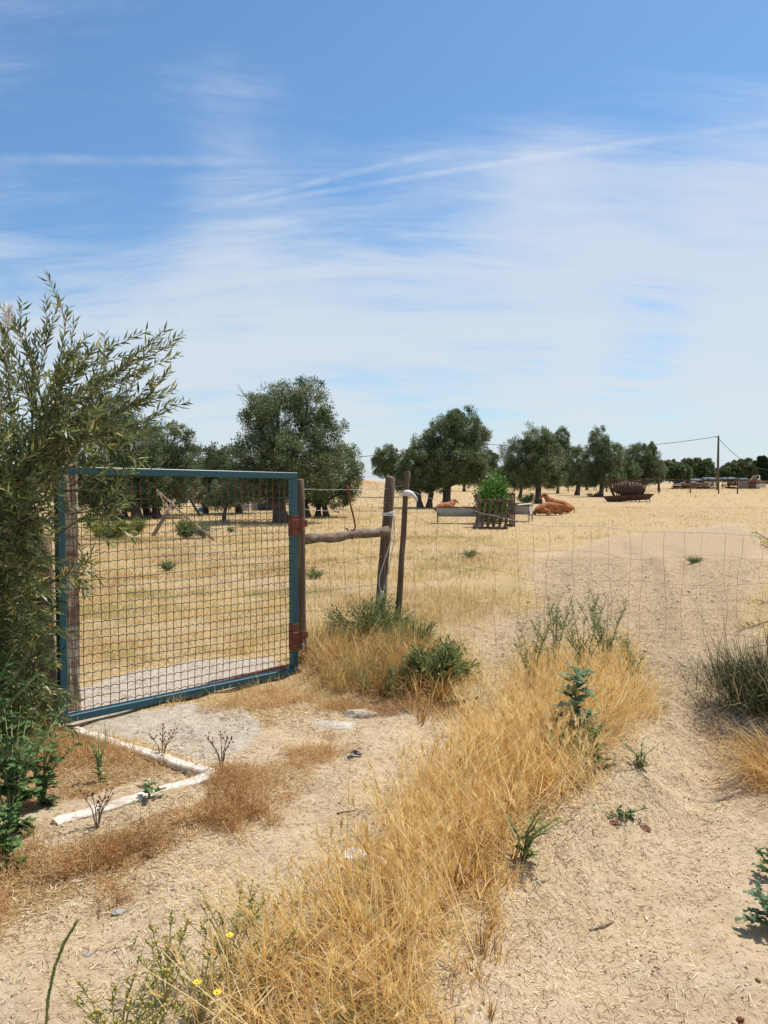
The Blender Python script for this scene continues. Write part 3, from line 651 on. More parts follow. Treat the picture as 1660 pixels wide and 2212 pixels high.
OG = 'olive trees in the dry field'
make_tree('olive_tree', 'largest olive tree, dense dark crown rising behind the corner of the teal gate', 'tree', 608, 1128,
          [(600, 905, 66, 68, 0), (665, 880, 42, 58, 10), (570, 990, 68, 58, -20), (640, 990, 75, 66, -30), (545, 1036, 56, 40, 0), (700, 940, 40, 52, 0), (625, 1040, 60, 34, 0), (560, 890, 36, 38, 0), (690, 1010, 50, 50, 0)],
          leaf=.10, dens=2.0, forkh=1.0, tr=.30, group=OG, bare=2)
make_tree('olive_tree', 'low spreading olive tree with several thin trunks, right beside the largest olive tree', 'tree', 686, 1117,
          [(735, 1000, 42, 42, 0), (700, 1030, 50, 42, 0), (757, 1040, 26, 34, 10), (722, 1066, 36, 26, -10), (665, 1070, 38, 24, 0)], leaf=.10, dens=2.0, forkh=.7, tr=.13, group=OG, nb=3)
make_tree('olive_tree', 'leftmost olive tree, wide dark crown above the top rail of the teal gate', 'tree', 283, 1121,
          [(240, 910, 62, 60, 0), (195, 970, 70, 62, 0), (290, 960, 56, 62, -10), (260, 1036, 80, 48, 0), (170, 1036, 74, 50, 0), (316, 1034, 50, 46, 0), (225, 1065, 64, 34, -20)], leaf=.11, dens=1.7, forkh=.9, tr=.2, group=OG, nb=2)
make_tree('olive_tree', 'olive tree with bare twigs on its top, between the leftmost and the largest olive tree', 'tree', 330, 1118,
          [(370, 960, 40, 42, 0), (345, 1005, 56, 46, 0), (392, 1008, 36, 44, 0), (345, 1054, 64, 38, 0), (325, 960, 32, 36, 0), (400, 1045, 36, 30, 0)], leaf=.11, dens=1.6, forkh=.9, tr=.16, group=OG, bare=5, nb=2)
make_tree('olive_tree', 'small olive tree with a forked trunk behind the middle of the gate mesh', 'tree', 444, 1112,
          [(450, 998, 40, 38, 0), (480, 1010, 36, 42, 0), (430, 1048, 48, 38, 0), (480, 1056, 46, 36, 0)], leaf=.12, dens=1.5, forkh=1.2, tr=.12, group=OG)
make_tree('olive_tree', 'young low olive tree under the left side of the largest olive tree', 'tree', 486, 1126,
          [(480, 1060, 24, 22, 0), (510, 1050, 28, 24, 0), (460, 1078, 16, 12, 0)], leaf=.09, dens=1.6, forkh=.7, tr=.07, group=OG)
make_tree('olive_tree', 'thin olive tree beside the pale stone blocks behind the gate', 'tree', 518, 1109,
          [(520, 1046, 42, 36, 0), (548, 1055, 24, 20, 0), (498, 1032, 30, 26, 0)], leaf=.12, dens=1.5, forkh=.9, tr=.15, group=OG)
make_tree('olive_tree', 'tall windswept olive tree with a stout forked trunk behind the metal trough', 'tree', 966, 1096,
          [(1000, 925, 46, 38, 0), (960, 945, 44, 40, 0), (1025, 960, 32, 44, 0), (975, 990, 62, 46, -15), (925, 975, 34, 38, 0), (940, 1010, 44, 34, 0), (1015, 1015, 40, 30, 0), (985, 905, 24, 20, 0), (1040, 1020, 24, 24, 20)], leaf=.12, dens=1.8, forkh=1.35, tr=.27, group=OG)
make_tree('olive_tree', 'olive tree with twin dark trunks just right of the thin leaning fence post', 'tree', 918, 1097,
          [(890, 1000, 30, 36, 0), (910, 1030, 34, 30, 0), (880, 1035, 28, 28, 0), (940, 1040, 26, 24, 0)], leaf=.12, dens=1.7, forkh=.95, tr=.17, group=OG, nb=2)
make_tree('olive_tree', 'rounded olive tree farther back, left of the tall windswept one', 'tree', 845, 1075,
          [(835, 990, 26, 26, 0), (860, 1005, 26, 28, 0), (825, 1008, 18, 20, 0), (865, 1030, 20, 22, 0)], leaf=.16, dens=1.4, forkh=.9, tr=.2, group=OG)
make_tree('olive_tree', 'broad olive tree with a thick leaning trunk behind the lying cows', 'tree', 1163, 1087,
          [(1160, 955, 34, 34, 0), (1125, 985, 36, 36, 0), (1180, 990, 34, 40, 0), (1145, 1015, 48, 34, -10), (1112, 1020, 28, 28, 0), (1190, 1030, 26, 24, 0)], leaf=.13, dens=1.7, forkh=1.4, tr=.22, group=OG)
make_tree('olive_tree', 'low olive tree with a spreading fork, behind the green shrub in the pallets', 'tree', 1124, 1075,
          [(1105, 1020, 24, 24, 0), (1130, 1030, 26, 20, 0), (1085, 1030, 22, 22, 0)], leaf=.15, dens=1.4, forkh=1.1, tr=.16, group=OG)
make_tree('olive_tree', 'narrow olive tree with a pointed top, right of the broad one behind the cows', 'tree', 1205, 1066,
          [(1214, 945, 15, 22, 0), (1215, 980, 24, 30, 0), (1200, 1005, 30, 30, 0), (1222, 1020, 20, 22, 0)], leaf=.16, dens=1.5, forkh=1.5, tr=.18, group=OG)
make_tree('olive_tree', 'small olive tree with a squat trunk, midway between the cows and the hay feeder', 'tree', 1247, 1070,
          [(1247, 990, 16, 26, 0), (1255, 1015, 20, 24, 0), (1240, 1030, 18, 18, 0)], leaf=.15, dens=1.4, forkh=1.3, tr=.26, group=OG)
make_tree('olive_tree', 'dark olive tree with a pointed top, directly left of the rusty hay feeder', 'tree', 1297, 1073,
          [(1293, 955, 20, 30, 0), (1290, 990, 30, 32, 0), (1318, 985, 26, 32, 0), (1305, 1020, 38, 28, 0), (1275, 1025, 22, 22, 0)], leaf=.14, dens=1.8, forkh=1.4, tr=.24, group=OG)
make_tree('olive_tree', 'pale olive tree half hidden behind the top of the hay feeder', 'tree', 1350, 1062,
          [(1345, 1005, 22, 28, 0), (1360, 1020, 24, 22, 0), (1335, 1028, 16, 18, 0)], leaf=.18, dens=1.3, forkh=1.2, tr=.2, group=OG)
make_tree('olive_tree', 'rightmost olive tree of the orchard, a twig sprouting on top, beside the hay feeder', 'tree', 1423, 1061,
          [(1385, 985, 32, 26, 0), (1400, 1010, 34, 30, 0), (1370, 1015, 30, 30, 0), (1408, 968, 10, 14, 0), (1420, 1020, 16, 20, 0)], leaf=.17, dens=1.5, forkh=1.6, tr=.2, group=OG)
make_tree('olive_tree', 'distant low olive tree showing under the right side of the tall windswept one', 'tree', 1003, 1062,
          [(1003, 1010, 34, 24, 0), (1050, 1015, 28, 22, 0), (1060, 990, 16, 16, 0)], leaf=.2, dens=1.2, forkh=1.3, tr=.22, group=OG)
make_tree('olive_tree', 'distant olive tree filling the gap between the two low crowns behind the gate', 'tree', 468, 1085,
          [(470, 1010, 26, 30, 0), (500, 1022, 22, 26, 0), (440, 1020, 24, 28, 0), (470, 1048, 34, 20, 0)], leaf=.16, dens=1.3, forkh=1.0, tr=.18, group=OG)
make_tree('olive_tree', 'distant olive tree behind the gap right of the squat one, left of the feeder', 'tree', 1268, 1059,
          [(1262, 1020, 18, 22, 0), (1230, 1028, 18, 18, 0), (1275, 1030, 18, 16, 0)], leaf=.24, dens=1.0, forkh=1.2, tr=.2, group=OG)
FG = 'trees along the far side of the field'
FT = [(1460, 1056, [(1448, 1012, 20, 18, 0), (1470, 1018, 22, 18, 0)], 'bushy tree at the far left end of the distant tree row'),
      (1485, 1055, [(1488, 1008, 20, 17, 0), (1480, 1022, 24, 15, 0)], 'pale bushy tree second from the left in the distant tree row'),
      (1512, 1055, [(1512, 1008, 23, 17, 0), (1520, 1022, 24, 14, 0)], 'drooping bushy tree directly left of the utility pole in the distant row'),
      (1538, 1052, [(1534, 1020, 14, 12, 0), (1546, 1024, 12, 10, 0)], 'small dark tree behind the utility pole'),
      (1576, 1052, [(1570, 1020, 20, 15, 0), (1588, 1012, 20, 16, 0)], 'light green tree first to the right of the utility pole'),
      (1606, 1052, [(1600, 1006, 18, 15, 0), (1614, 1012, 24, 20, 0), (1598, 1025, 20, 12, 0)], 'greyish tree behind the maroon door panel')]
for (bx, by, lb, lab) in FT:
    make_tree('field_tree', lab, 'tree', bx, by, lb, 'olive' if bx != 1538 else 'olive_dark', leaf=.5, lw=.5, dens=.6, forkh=1.0, tr=.3, group=FG)
make_tree('pine_tree', 'dark layered tree leaning in at the right edge beyond the sheds', 'tree', 1668, 1054,
          [(1648, 992, 9, 7, 0), (1656, 1005, 16, 8, 0), (1668, 1018, 20, 9, 0), (1640, 1000, 6, 5, 0), (1675, 1030, 24, 9, 0)], 'pine', leaf=.5, lw=.4, dens=.6, forkh=3.5, tr=.25)

# ------------------------------------------------------------------ bushes
def bush(name, label, px, py, w_, h_, mat, leaf, n, cat='bush', lw=.4, parent_z=0, squash=.6, low=False):
    base = P(px, py); k = base.y/F; base.z = H(base.x, base.y)+parent_z
    t = thing(name, label, cat, base); mb = MB(); tips = []
    ww = w_*k/2; hh = h_*k
    ns = 26
    for i in range(ns):
        a = random.uniform(0, 6.28); r = random.uniform(.1, 1)**.6; e = Vector((math.cos(a)*ww*r, math.sin(a)*ww*r*squash, hh*(1-.55*r*r)*random.uniform(.7, 1.05)))
        mb.tube([(0, 0, 0), (e.x*.4, e.y*.4, e.z*.55), e], [.012, .008, .003], 4); tips.append(e)
    mb.build('stems', M['twig'] if not low else M['greenstem'], t)
    T = np.array([tuple(e) for e in tips]); idx = rng.integers(0, ns, n); f_ = rng.uniform(.15 if low else .3, 1.05, n)[:, None]
    pos = T[idx]*np.concatenate([f_**.8, f_**.8, f_], 1)+rand_dirs(n)*(.12*ww+.16*hh)*rng.random((n, 1))
    pos[:, 2] = np.maximum(pos[:, 2], .01)
    d = unit(pos-np.array([0, 0, hh*.2])+.8*rand_dirs(n)*max(ww, hh)+np.array([0, 0, .3*hh]))
    L = rng.uniform(.6, 1.2, n)*leaf; v, f2_ = leaf_mesh(pos, d, L, L*lw)
    cv = np.repeat(np.clip(rng.normal(.45, .25, n), 0, 1), 4)
    mesh_obj('foliage', v, f2_, M[mat], t, False, {'v': cv})
    return t
bush('citrus_bush', 'bright green leafy bush growing out of the enclosure of upright pallets', 1066, 1131, 66, 108, 'citrus', .11, 12000, lw=.5, squash=.9)
bush('bush', 'yellow green flowering bush at the left behind the gate mesh', 232, 1165, 110, 48, 'broom', .07, 4200)
bush('bush', 'small yellow green bush right of the long flowering one behind the gate', 300, 1150, 40, 34, 'broom', .07, 1200)
bush('bush', 'round green bush under the leaning poles behind the gate', 400, 1163, 56, 42, 'weed', .07, 2600)
bush('bush', 'grey thorny half of a bush crossed by the long pale pole', 440, 1164, 46, 42, 'thistle', .07, 1300, lw=.2)
bush('bush', 'low grey green bush at the foot of the broad olive tree, left of the cows', 1140, 1088, 44, 22, 'weed', .13, 1200)
bush('bush', 'low dark bush against the trunk of the dark olive tree left of the feeder', 1284, 1074, 50, 10, 'olive_dark', .16, 500)
bush('bush', 'tiny green bush on the open field right of the gate shrubs', 500, 1150, 20, 12, 'weed', .05, 300)
for i, (px, py, w_, h_, lab) in enumerate([(680, 1250, 50, 26, 'flat green weed tuft on the field right of the gate post under the log rail'), (790, 1160, 20, 14, 'small green weed tuft right under the right end of the log rail'),
                                  (362, 1235, 34, 26, 'green weed tuft seen through the middle of the gate mesh'), (1018, 1205, 40, 20, 'grey green weed tuft on the open field below the pallets'),
                                  (1500, 1215, 50, 14, 'green sprig on the churned track on the right')]):
    bush('weed', lab, px, py, w_, h_, 'weed', .05, 320, 'weed', low=True, lw=.3)
bush('weed', 'grey green bushy weed sprawling at the right foot of the dry mound', 945, 1505, 150, 96, 'weed', .045, 6500, 'weed', low=True, lw=.28, squash=.7)
bush('weed', 'fine leaved green weed growing around the foot of the leaning posts', 800, 1420, 230, 110, 'weed', .05, 4200, 'weed', low=True, lw=.16, squash=.5)
bush('weed', 'thin green weed at the foot of the thin leaning post', 905, 1432, 110, 84, 'weed', .045, 1700, 'weed', low=True, lw=.16, squash=.5)

# ------------------------------------------------------------------ lobed leafy weeds close to the camera
def lobed_leaf(L, Wd, lobes=4, rnd=None):
    """outline of a toothed leaf, base at origin pointing +x, returns verts/faces"""
    r = rnd or random; pts = []; 
    for s in (1, -1):
        side = []
        for i in range(lobes):
            t0 = (i+.15)/lobes; t1 = (i+.6)/lobes; t2 = (i+.95)/lobes
            env = math.sin(math.pi*min(.98, (t1*.85+.12)))**.8
            side += [(t0*L, s*Wd*.16*(.6+env)), (t1*L+.06*L, s*Wd*.5*env*r.uniform(.8, 1.1)), (t2*L, s*Wd*.18*env)]
        pts.append(side)
    vs = [(0, 0, 0)]; fs = []; n = len(pts[0])
    mid = [(p[0], 0, 0) for p in pts[0]]+[(L, 0, 0)]
    def z(x, y): return -.9*(x*x)/L*.35+abs(y)*.25+.06*L*math.sin(9*x/L+y*20/L)
    M_ = [Vector((m_[0], 0, z(m_[0], 0))) for m_ in mid]
    vs = [Vector((0, 0, 0))]+M_; off = len(vs)
    for s_i in (0, 1):
        S_ = [Vector((p[0], p[1], z(p[0], p[1]))) for p in pts[s_i]]
        b = len(vs); vs += S_
        prevm, prevs = 0, None
        for j in range(n):
            if prevs is None: fs.append((0, 1+j, b+j) if s_i == 0 else (0, b+j, 1+j))
            else:
                fs.append((prevm, 1+j, b+j, prevs) if s_i == 0 else (prevs, b+j, 1+j, prevm))
            prevm = 1+j; prevs = b+j
        fs.append((prevm, n+1, prevs))
    return vs, fs
def leafy_plant(name, label, base, hgt, nl, LL, mat, cat='weed', lean=(0, 0), spread=1.0, lobes=4, wr=.55, nst=1, flower=None, topsize=.5):
    t = thing(name, label, cat, base); stems = MB(); V = []; Fs = []; A_ = []
    for s_ in range(nst):
        a0 = random.uniform(0, 6.28); sp = 0 if nst == 1 else random.uniform(.15, .7)*spread
        tip = Vector((math.cos(a0)*sp*hgt+lean[0]*hgt, math.sin(a0)*sp*hgt+lean[1]*hgt, hgt*random.uniform(.8, 1.05)*(1 if nst == 1 else 1-.4*sp)))
        c1 = Vector((tip.x*.25, tip.y*.25, tip.z*.55))
        pts = [Vector((0, 0, -.02)), c1, tip]; stems.tube(pts, [.006, .0045, .002], 5)
        for i in range(nl):
            u = (i+.5)/nl; p = (c1*(u*2) if u < .5 else c1.lerp(tip, u*2-1))
            a = i*2.4+random.uniform(-.4, .4); L = LL*(1-(1-topsize)*u)*random.uniform(.75, 1.15)
            vs, fs = lobed_leaf(L, L*wr, lobes)
            rot = Euler((random.uniform(-.4, .4), -random.uniform(.05, .75)-.3*u, a)).to_matrix()
            b = len(V); V += [rot @ v+p for v in vs]; Fs += [tuple(b+k for k in f_) for f_ in fs]; A_ += [min(1, max(0, random.gauss(.5, .22)))]*len(vs)
    stems.build('stem', M['greenstem'], t, True)
    mesh_obj('foliage', V, Fs, M[mat], t, False, {'v': A_})
    return t
leafy_plant('thistle', 'tall blue green prickly thistle standing in the golden grass strip', G(1245, 1600), .50, 34, .16, 'thistle', lobes=5, wr=.7, topsize=.65)
leafy_plant('thistle', 'low dark green thistle beside the tall blue green one', G(1215, 1640), .20, 9, .12, 'mallow', lobes=4, wr=.7)
leafy_plant('thistle', 'dark leafy thistle under the right side of the tall blue green one', G(1290, 1650), .22, 10, .11, 'mallow', lobes=4, wr=.6)
leafy_plant('weed', 'green leafy weed at the edge of the strip above the sandy bank', G(1130, 1860), .26, 9, .06, 'weed', nst=6, spread=.9, lobes=3)
leafy_plant('weed', 'slender green weed with upright stems right of the thistle', G(1385, 1660), .20, 9, .05, 'weed', nst=4, lobes=3)
leafy_plant('weed', 'creeping green weed lying on the bank by the track', G(1345, 1765), .10, 7, .06, 'mallow', nst=5, spread=2.2, lobes=3)
leafy_plant('thistle', 'blue green thistle cut off by the right edge, its shadow on the sand', G(1668, 2010), .18, 12, .12, 'thistle', lobes=5, wr=.6, nst=2)
leafy_plant('weed', 'dark green leafy weed at the right edge above the thistle', G(1672, 1900), .16, 9, .09, 'mallow', lobes=4, nst=2)
leafy_plant('weed', 'small two leaved green plant growing against the front whitewashed kerb', G(322, 1725), .10, 5, .09, 'mallow', lobes=3, wr=.8)
leafy_plant('weed', 'blue green rosette on the sand at the left edge of the golden strip', G(540, 1995), .06, 9, .10, 'thistle', lobes=3, nst=1)
leafy_plant('weed', 'green weed with toothed leaves on the front slope of the dry mound', G(845, 1500), .26, 10, .10, 'mallow', lobes=4)
leafy_plant('weed', 'green weed inside the corner of the whitewashed kerb', G(215, 1690), .26, 8, .05, 'weed', nst=5, spread=.35, lobes=2)
for i, (px, py, h_, ns, ll, lab) in enumerate([(30, 1800, .62, 12, .10, 'broad leaved green weed at the lower left, below the shrub'), (-60, 1700, .8, 12, .11, 'tall broad leaved weed at the left edge of the picture'),
                           (90, 1740, .42, 8, .085, 'leafy weed with white buds beside the left end of the front kerb'), (10, 1880, .34, 8, .09, 'low broad leaved weed on the brown verge at the left edge')]):
    leafy_plant('leafy_weed', lab, G(px, py), h_, 14, ll, 'mallow', nst=ns, spread=.75, lobes=4, wr=.65)

# tall stalks (skeleton weeds) in the strip
def stalk_weed(label, base, h_, ns, mat='greenstem', leaf='weed', spread=.35, buds=None, cat='weed', nl=26, ll=.022, br=5):
    t = thing('stalk_weed', label, cat, base); mb = MB(); P_ = []; D_ = []; tips = []
    for i in range(ns):
        a = random.uniform(0, 6.28); tp = Vector((math.cos(a)*spread*h_*random.uniform(.2, 1), math.sin(a)*spread*h_*random.uniform(.2, 1), h_*random.uniform(.65, 1.05)))
        c1 = Vector((tp.x*.3, tp.y*.3, tp.z*.5)); mb.tube([(0, 0, -.02), c1, tp], [.0035, .0026, .0012], 4); tips.append(tp)
        for j in range(br):
            u = random.uniform(.35, .95); p = c1.lerp(tp, u*2-1) if u > .5 else c1*(u*2)
            a2 = random.uniform(0, 6.28); e = p+Vector((math.cos(a2)*.25, math.sin(a2)*.25, .45))*h_*random.uniform(.15, .35); mb.tube([p, e], [.0018, .001], 3); tips.append(e)
            for k in range(nl//br):
                P_.append(p.lerp(e, random.random())); D_.append((math.cos(a2+k), math.sin(a2+k), random.uniform(.1, 1.2)))
    mb.build('stem', M[mat], t)
    if P_:
        n = len(P_); v, f_ = leaf_mesh(np.array([tuple(p) for p in P_]), np.array(D_), rng.uniform(.6, 1.4, n)*ll, ll*.3); mesh_obj('foliage', v, f_, M[leaf], t, False, {'v': np.repeat(rng.random(n), 4)})
    return t, tips
def ico(mb, c, r, sub=1, sc=(1, 1, 1), mi=0):
    bm = bmesh.new(); bmesh.ops.create_icosphere(bm, subdivisions=sub, radius=1); bm.verts.index_update()
    mb.add([Vector(c)+Vector((v.co.x*r*sc[0], v.co.y*r*sc[1], v.co.z*r*sc[2])) for v in bm.verts], [[v.index for v in f.verts] for f in bm.faces], mi); bm.free()
SW = 'tall thin weed stalks at the top of the golden strip'
for (px, py, h_, ns, lab) in [(1200, 1470, .52, 4, 'tall forked weed stalk at the left of the cluster above the thistle'), (1260, 1490, .5, 6, 'many stemmed weed stalk cluster above the thistle'),
                              (1310, 1470, .55, 6, 'long leaning weed stalks at the right above the thistle'), (1150, 1500, .42, 4, 'short reddish weed stalks on the left side of the strip top'),
                              (1375, 1500, .35, 5, 'low thin weed stalks at the right corner of the golden strip')]:
    stalk_weed(lab, G(px, py), h_*1.35, ns+2, 'palestem' if px < 1180 else 'greenstem', 'weed', .42, br=9, nl=70, ll=.026)[0]['group'] = SW
def dots(t, name, pts, r0, r1, mat, sc=(1, 1, 1)):
    mb = MB(); ico(mb, (0, 0, 0), 1, 1, sc); first = mb.build(name, M[mat] if isinstance(mat, str) else mat, t, True)
    for i, p in enumerate(pts):
        o = first if i == 0 else first.copy()
        if i: col.objects.link(o); o.parent = t
        o.location = p; o.scale = (random.uniform(r0, r1),)*3
for (px, py, lab) in [(480, 1660, 'dry brown weed with round seed heads standing on the corner of the kerb'), (210, 1790, 'dead brown stalks in front of the near kerb'), (350, 1640, 'dry thin weed with seed heads behind the far kerb')]:
    t, tips = stalk_weed(lab, G(px, py), .22, 5, 'twig', 'brown', .5, nl=8)
    dots(t, 'seed_head', tips, .004, .006, 'rustdark')
# yellow flowered weeds bottom left
def daisy(mb, c, r):
    n = 10
    for i in range(n):
        a = 6.283*i/n; d = Vector((math.cos(a), math.sin(a), .12)); s = Vector((-math.sin(a), math.cos(a), 0))
        mb.add([c, c+d*r*.6+s*r*.2, c+d*r, c+d*r*.6-s*r*.2], [(0, 1, 2, 3)])
    ico(mb, c+Vector((0, 0, .002)), r*.32, 1, (1, 1, .6))
M['bud'] = surf('yellowish_bud', [(.3, (.50, .42, .08)), (.7, (.62, .44, .14))], 60, .8, .1)
YF = 'yellow flowered weeds in the lower left foreground'
fl = {(495, 2100): [(495, 2020)], (440, 2215): [(427, 2122), (472, 2143)]}
for (px, py, lab, flw) in [(500, 2110, 'budded weed with one open yellow flower at the left edge of the golden strip', [(497, 2021)]), (430, 2215, 'budded weed with two open yellow flowers at the bottom of the picture', [(427, 2122), (470, 2144)]),
                           (360, 2170, 'budded weed without open flowers, left of the two yellow flowers', []), (570, 2130, 'budded weed right of the single yellow flower', []), (250, 2290, 'leftmost budded weed at the bottom edge of the picture', []), (330, 2300, 'budded weed at the bottom edge under the yellow flowers', [])]:
    b = G(px, py); h_ = .24
    t, tips = stalk_weed(lab, b, h_, 9, 'palestem', 'broom', .8, nl=40, ll=.014); t['group'] = YF
    dots(t, 'bud', tips, .0028, .005, M['bud'], (1, 1, 1.3))
    for (fx_, fy_) in flw:
        pt = W(fx_, fy_, b.y-.16)-b; m2 = MB(); m2.tube([(pt.x*.3, pt.y*.3, 0), (pt.x*.7, pt.y*.7, pt.z*.6), pt], [.0014, .0014, .001], 4); m2.build('flower_stalk', M['greenstem'], t)
        m3 = MB(); daisy(m3, pt, .014); m3.build('flower', M['yellow'], t)
# seed spike very close to the camera
t = thing('grass_spike', 'single tall green seed spike close to the camera at the lower left', 'grass', G(95, 2600))
b = t.location.copy(); sp_pts = [W(98, 2230, b.y)-b, W(104, 2160, b.y)-b, W(118, 2090, b.y)-b, W(138, 2040, b.y)-b, W(163, 1996, b.y)-b]
mb = MB(); mb.tube([(0, 0, 0), sp_pts[0]*.5]+sp_pts, [.003, .003, .0028, .0026, .0024, .002, .001], 6); mb.build('stem', M['greenstem'], t, True)
pp = []; dd = []
for i in range(46):
    u = i/45*3.999; k = int(u); p = sp_pts[k].lerp(sp_pts[k+1], u-k); d = (sp_pts[k+1]-sp_pts[k]).normalized(); a = i*2.2
    dens_ = .25 if k < 1 else 1
    for j in range(3):
        pp.append(tuple(p)); dd.append(tuple(d*1.4+Vector((math.cos(a+j*2), math.sin(a+j*2), 0))*.45))
v, f_ = leaf_mesh(np.array(pp), np.array(dd), .014, .0055); mesh_obj('spikelets', v, f_, M['weed'], t, False, {'v': np.repeat(rng.uniform(.4, 1, len(pp)), 4)})

# ------------------------------------------------------------------ big narrow leaved shrub at the left
def big_shrub():
    root = Vector((-2.75, 5.0, 0)); root.z = H(root.x, root.y)
    t = thing('shrub', 'large narrow leaved shrub with orange berries spilling over the left end of the gate', 'shrub', root)
    wood = MB(); twigs = []
    def W2(px, py, y): return W(px, py, y)-root
    mains = []
    for i in range(7):
        a = random.uniform(0, 6.28); b0 = Vector((math.cos(a)*.15, math.sin(a)*.15, -.05))
        e = Vector((random.uniform(-.9, .25), random.uniform(-.7, .1), random.uniform(1.2, 1.95)))
        pts = [b0, b0*1.5+Vector((e.x*.15, e.y*.15, .5)), Vector((e.x*.5, e.y*.5, e.z*.6)), e]; wood.tube(pts, [.035, .028, .02, .01], 6, rough=.08); mains.append(pts)
    # long shoots that make the outline: tips given where they end
    tips = [(-30, 650, 4.6), (22, 668, 4.5), (148, 662, 4.4), (190, 722, 4.5), (215, 745, 4.4), (250, 735, 4.6), (352, 715, 4.4), (378, 742, 4.4), (330, 850, 4.3), (352, 855, 4.3), (345, 900, 4.4), (330, 925, 4.3),
            (110, 700, 4.7), (75, 720, 4.6), (290, 780, 4.6), (170, 760, 4.7), (235, 800, 4.3), (10, 720, 4.4), (-60, 700, 4.4), (280, 840, 4.5), (310, 800, 4.5)]
    for (px, py, y) in tips:
        e = W2(px, py, y); s = W2(random.uniform(20, 130), random.uniform(1000, 1100), y+.25)
        m = s*.45+e*.55; m.x += (s.x-e.x)*.12; m.z += .08
        twigs.append(([s, m, e], .9)); wood.tube([s, m, e], [.008, .005, .0018], 4)
        for k in range(4):                              # side shoots
            u = random.uniform(.35, .95); p = s.lerp(m, u*2) if u < .5 else m.lerp(e, u*2-1); d = (e-m).normalized()
            q_ = p+(d+Vector((random.uniform(-.7, .9), random.uniform(-.6, .6), random.uniform(-.2, .7)))).normalized()*random.uniform(.12, .32)
            twigs.append(([p, p.lerp(q_, .5)+Vector((0, 0, .01)), q_], 1)); wood.tube([p, q_], [.003, .0012], 3)
    # shoots hanging over the gate
    for (sx_, sy_, ex, ey, y) in [(150, 1010, 270, 1022, 4.5), (150, 1050, 275, 1045, 4.4), (140, 1060, 262, 1090, 4.4), (150, 1110, 255, 1135, 4.4), (130, 1150, 250, 1110, 4.4), (120, 1270, 195, 1215, 4.4), (110, 1260, 180, 1240, 4.5),
                                  (120, 960, 290, 985, 4.5), (150, 920, 300, 950, 4.5), (80, 1540, 135, 1550, 4.3)]:
        s = W2(sx_, sy_, y+.1); e = W2(ex, ey, y); m = s.lerp(e, .5)+Vector((0, 0, .05)); twigs.append(([s, m, e], .9)); wood.tube([s, m, e], [.006, .004, .0015], 4)
        for k in range(5):
            u = random.uniform(.3, .95); p = s.lerp(e, u); q_ = p+Vector((random.uniform(-.02, .16), random.uniform(-.1, .1), random.uniform(-.14, .14))); twigs.append(([p, p.lerp(q_, .5), q_], 1))
    # the mass
    for i in range(2000):
        py = 790+800*random.random()**.85; 
        edge = np.interp(py, [740, 800, 850, 900, 960, 1010, 1050, 1120, 1300, 1400, 1500, 1600], [50, 110, 165, 215, 225, 165, 118, 98, 92, 95, 105, 120])
        px = random.uniform(-330, edge-25) if random.random() < .62 else random.uniform(-60, edge-15)
        if py < 870 and random.random() < .80: continue
        if py < 1010 and random.random() < .42: continue
        if py > 1000 and px < 110: px = px*.9
        y = 4.55+random.uniform(-.35, .75)
        p = W2(px, py, y); d = Vector((random.uniform(-.3, 1.0), random.uniform(-1, .5), random.uniform(-.5, 1.0))).normalized()
        if py > 1150: d.z -= .3
        q_ = p+d*random.uniform(.12, .30); s = p-d*.05
        twigs.append(([s, p.lerp(q_, .5)+Vector((0, 0, .015)), q_], 1))
        if i % 3 == 0: wood.tube([s, q_], [.003, .0012], 3)
        if i % 9 == 0:
            m = random.choice(mains); wood.tube([m[2], m[2].lerp(p, .5)+Vector((0, 0, .08)), p], [.009, .006, .003], 4)
    wood.build('branches', M['twig'], t, True)
    pos = []; dr = []; ln = []; val = []
    for pts, k in twigs:
        L = (pts[2]-pts[0]).length; n = max(9, int(L/.0140)); tone = random.gauss(0, .1)
        for i in range(n):
            u = .10+.9*i/n+random.uniform(-.01, .01); u = min(u, 1)
            p = pts[0].lerp(pts[1], u*2) if u < .5 else pts[1].lerp(pts[2], u*2-1)
            d = (pts[2]-pts[1]).normalized() if u > .5 else (pts[1]-pts[0]).normalized()
            o = d.orthogonal().normalized(); o.rotate(Matrix.Rotation(i*2.3+random.uniform(-.4, .4), 3, d))
            dd_ = (d*random.uniform(.7, 1.3)+o*random.uniform(.5, 1.0)).normalized()
            pos.append(tuple(p)); dr.append(tuple(dd_)); ln.append(random.uniform(.042, .088)*(1-.25*(u > .92))); val.append(min(1, max(0, random.gauss(.45, .26)+tone)))
    n = len(pos); pos = np.array(pos); dr = np.array(dr); ln = np.array(ln)
    v, f_ = leaf_mesh(pos, dr, ln, ln*.15+.003, curl=.12); mesh_obj('foliage', v, f_, M['willow'], t, False, {'v': np.repeat(np.array(val), 4)})
    dots(t, 'berry', [random.choice(twigs[-1200:])[0][1]+Vector((0, -.02, -.01)) for _ in range(95)], .006, .011, 'orange')
    return t
big_shrub()
# pale feathery plume at upper left edge
t = thing('pampas_plume', 'pale feathery seed plume poking up at the left edge above the shrub', 'plant', G(-20, 1700))
b = t.location.copy(); e = W(20, 665, b.y)-b; mb = MB(); mb.tube([(0, 0, 0), e*.5+Vector((-.05, 0, 0)), e], [.006, .004, .002], 5); mb.build('stem', M['twig'], t)
n = 260; u = rng.random(n); pos = np.array(e)[None]-np.array([.02, 0, .10])[None]*u[:, None]; d = np.stack([rng.normal(.3, .6, n), rng.normal(0, .5, n), rng.uniform(.3, 1, n)], 1)
v, f_ = leaf_mesh(pos, d, rng.uniform(.02, .05, n), .0018); mesh_obj('plume', v, f_, M['white'], t, False, {'v': np.repeat(rng.random(n), 4)})

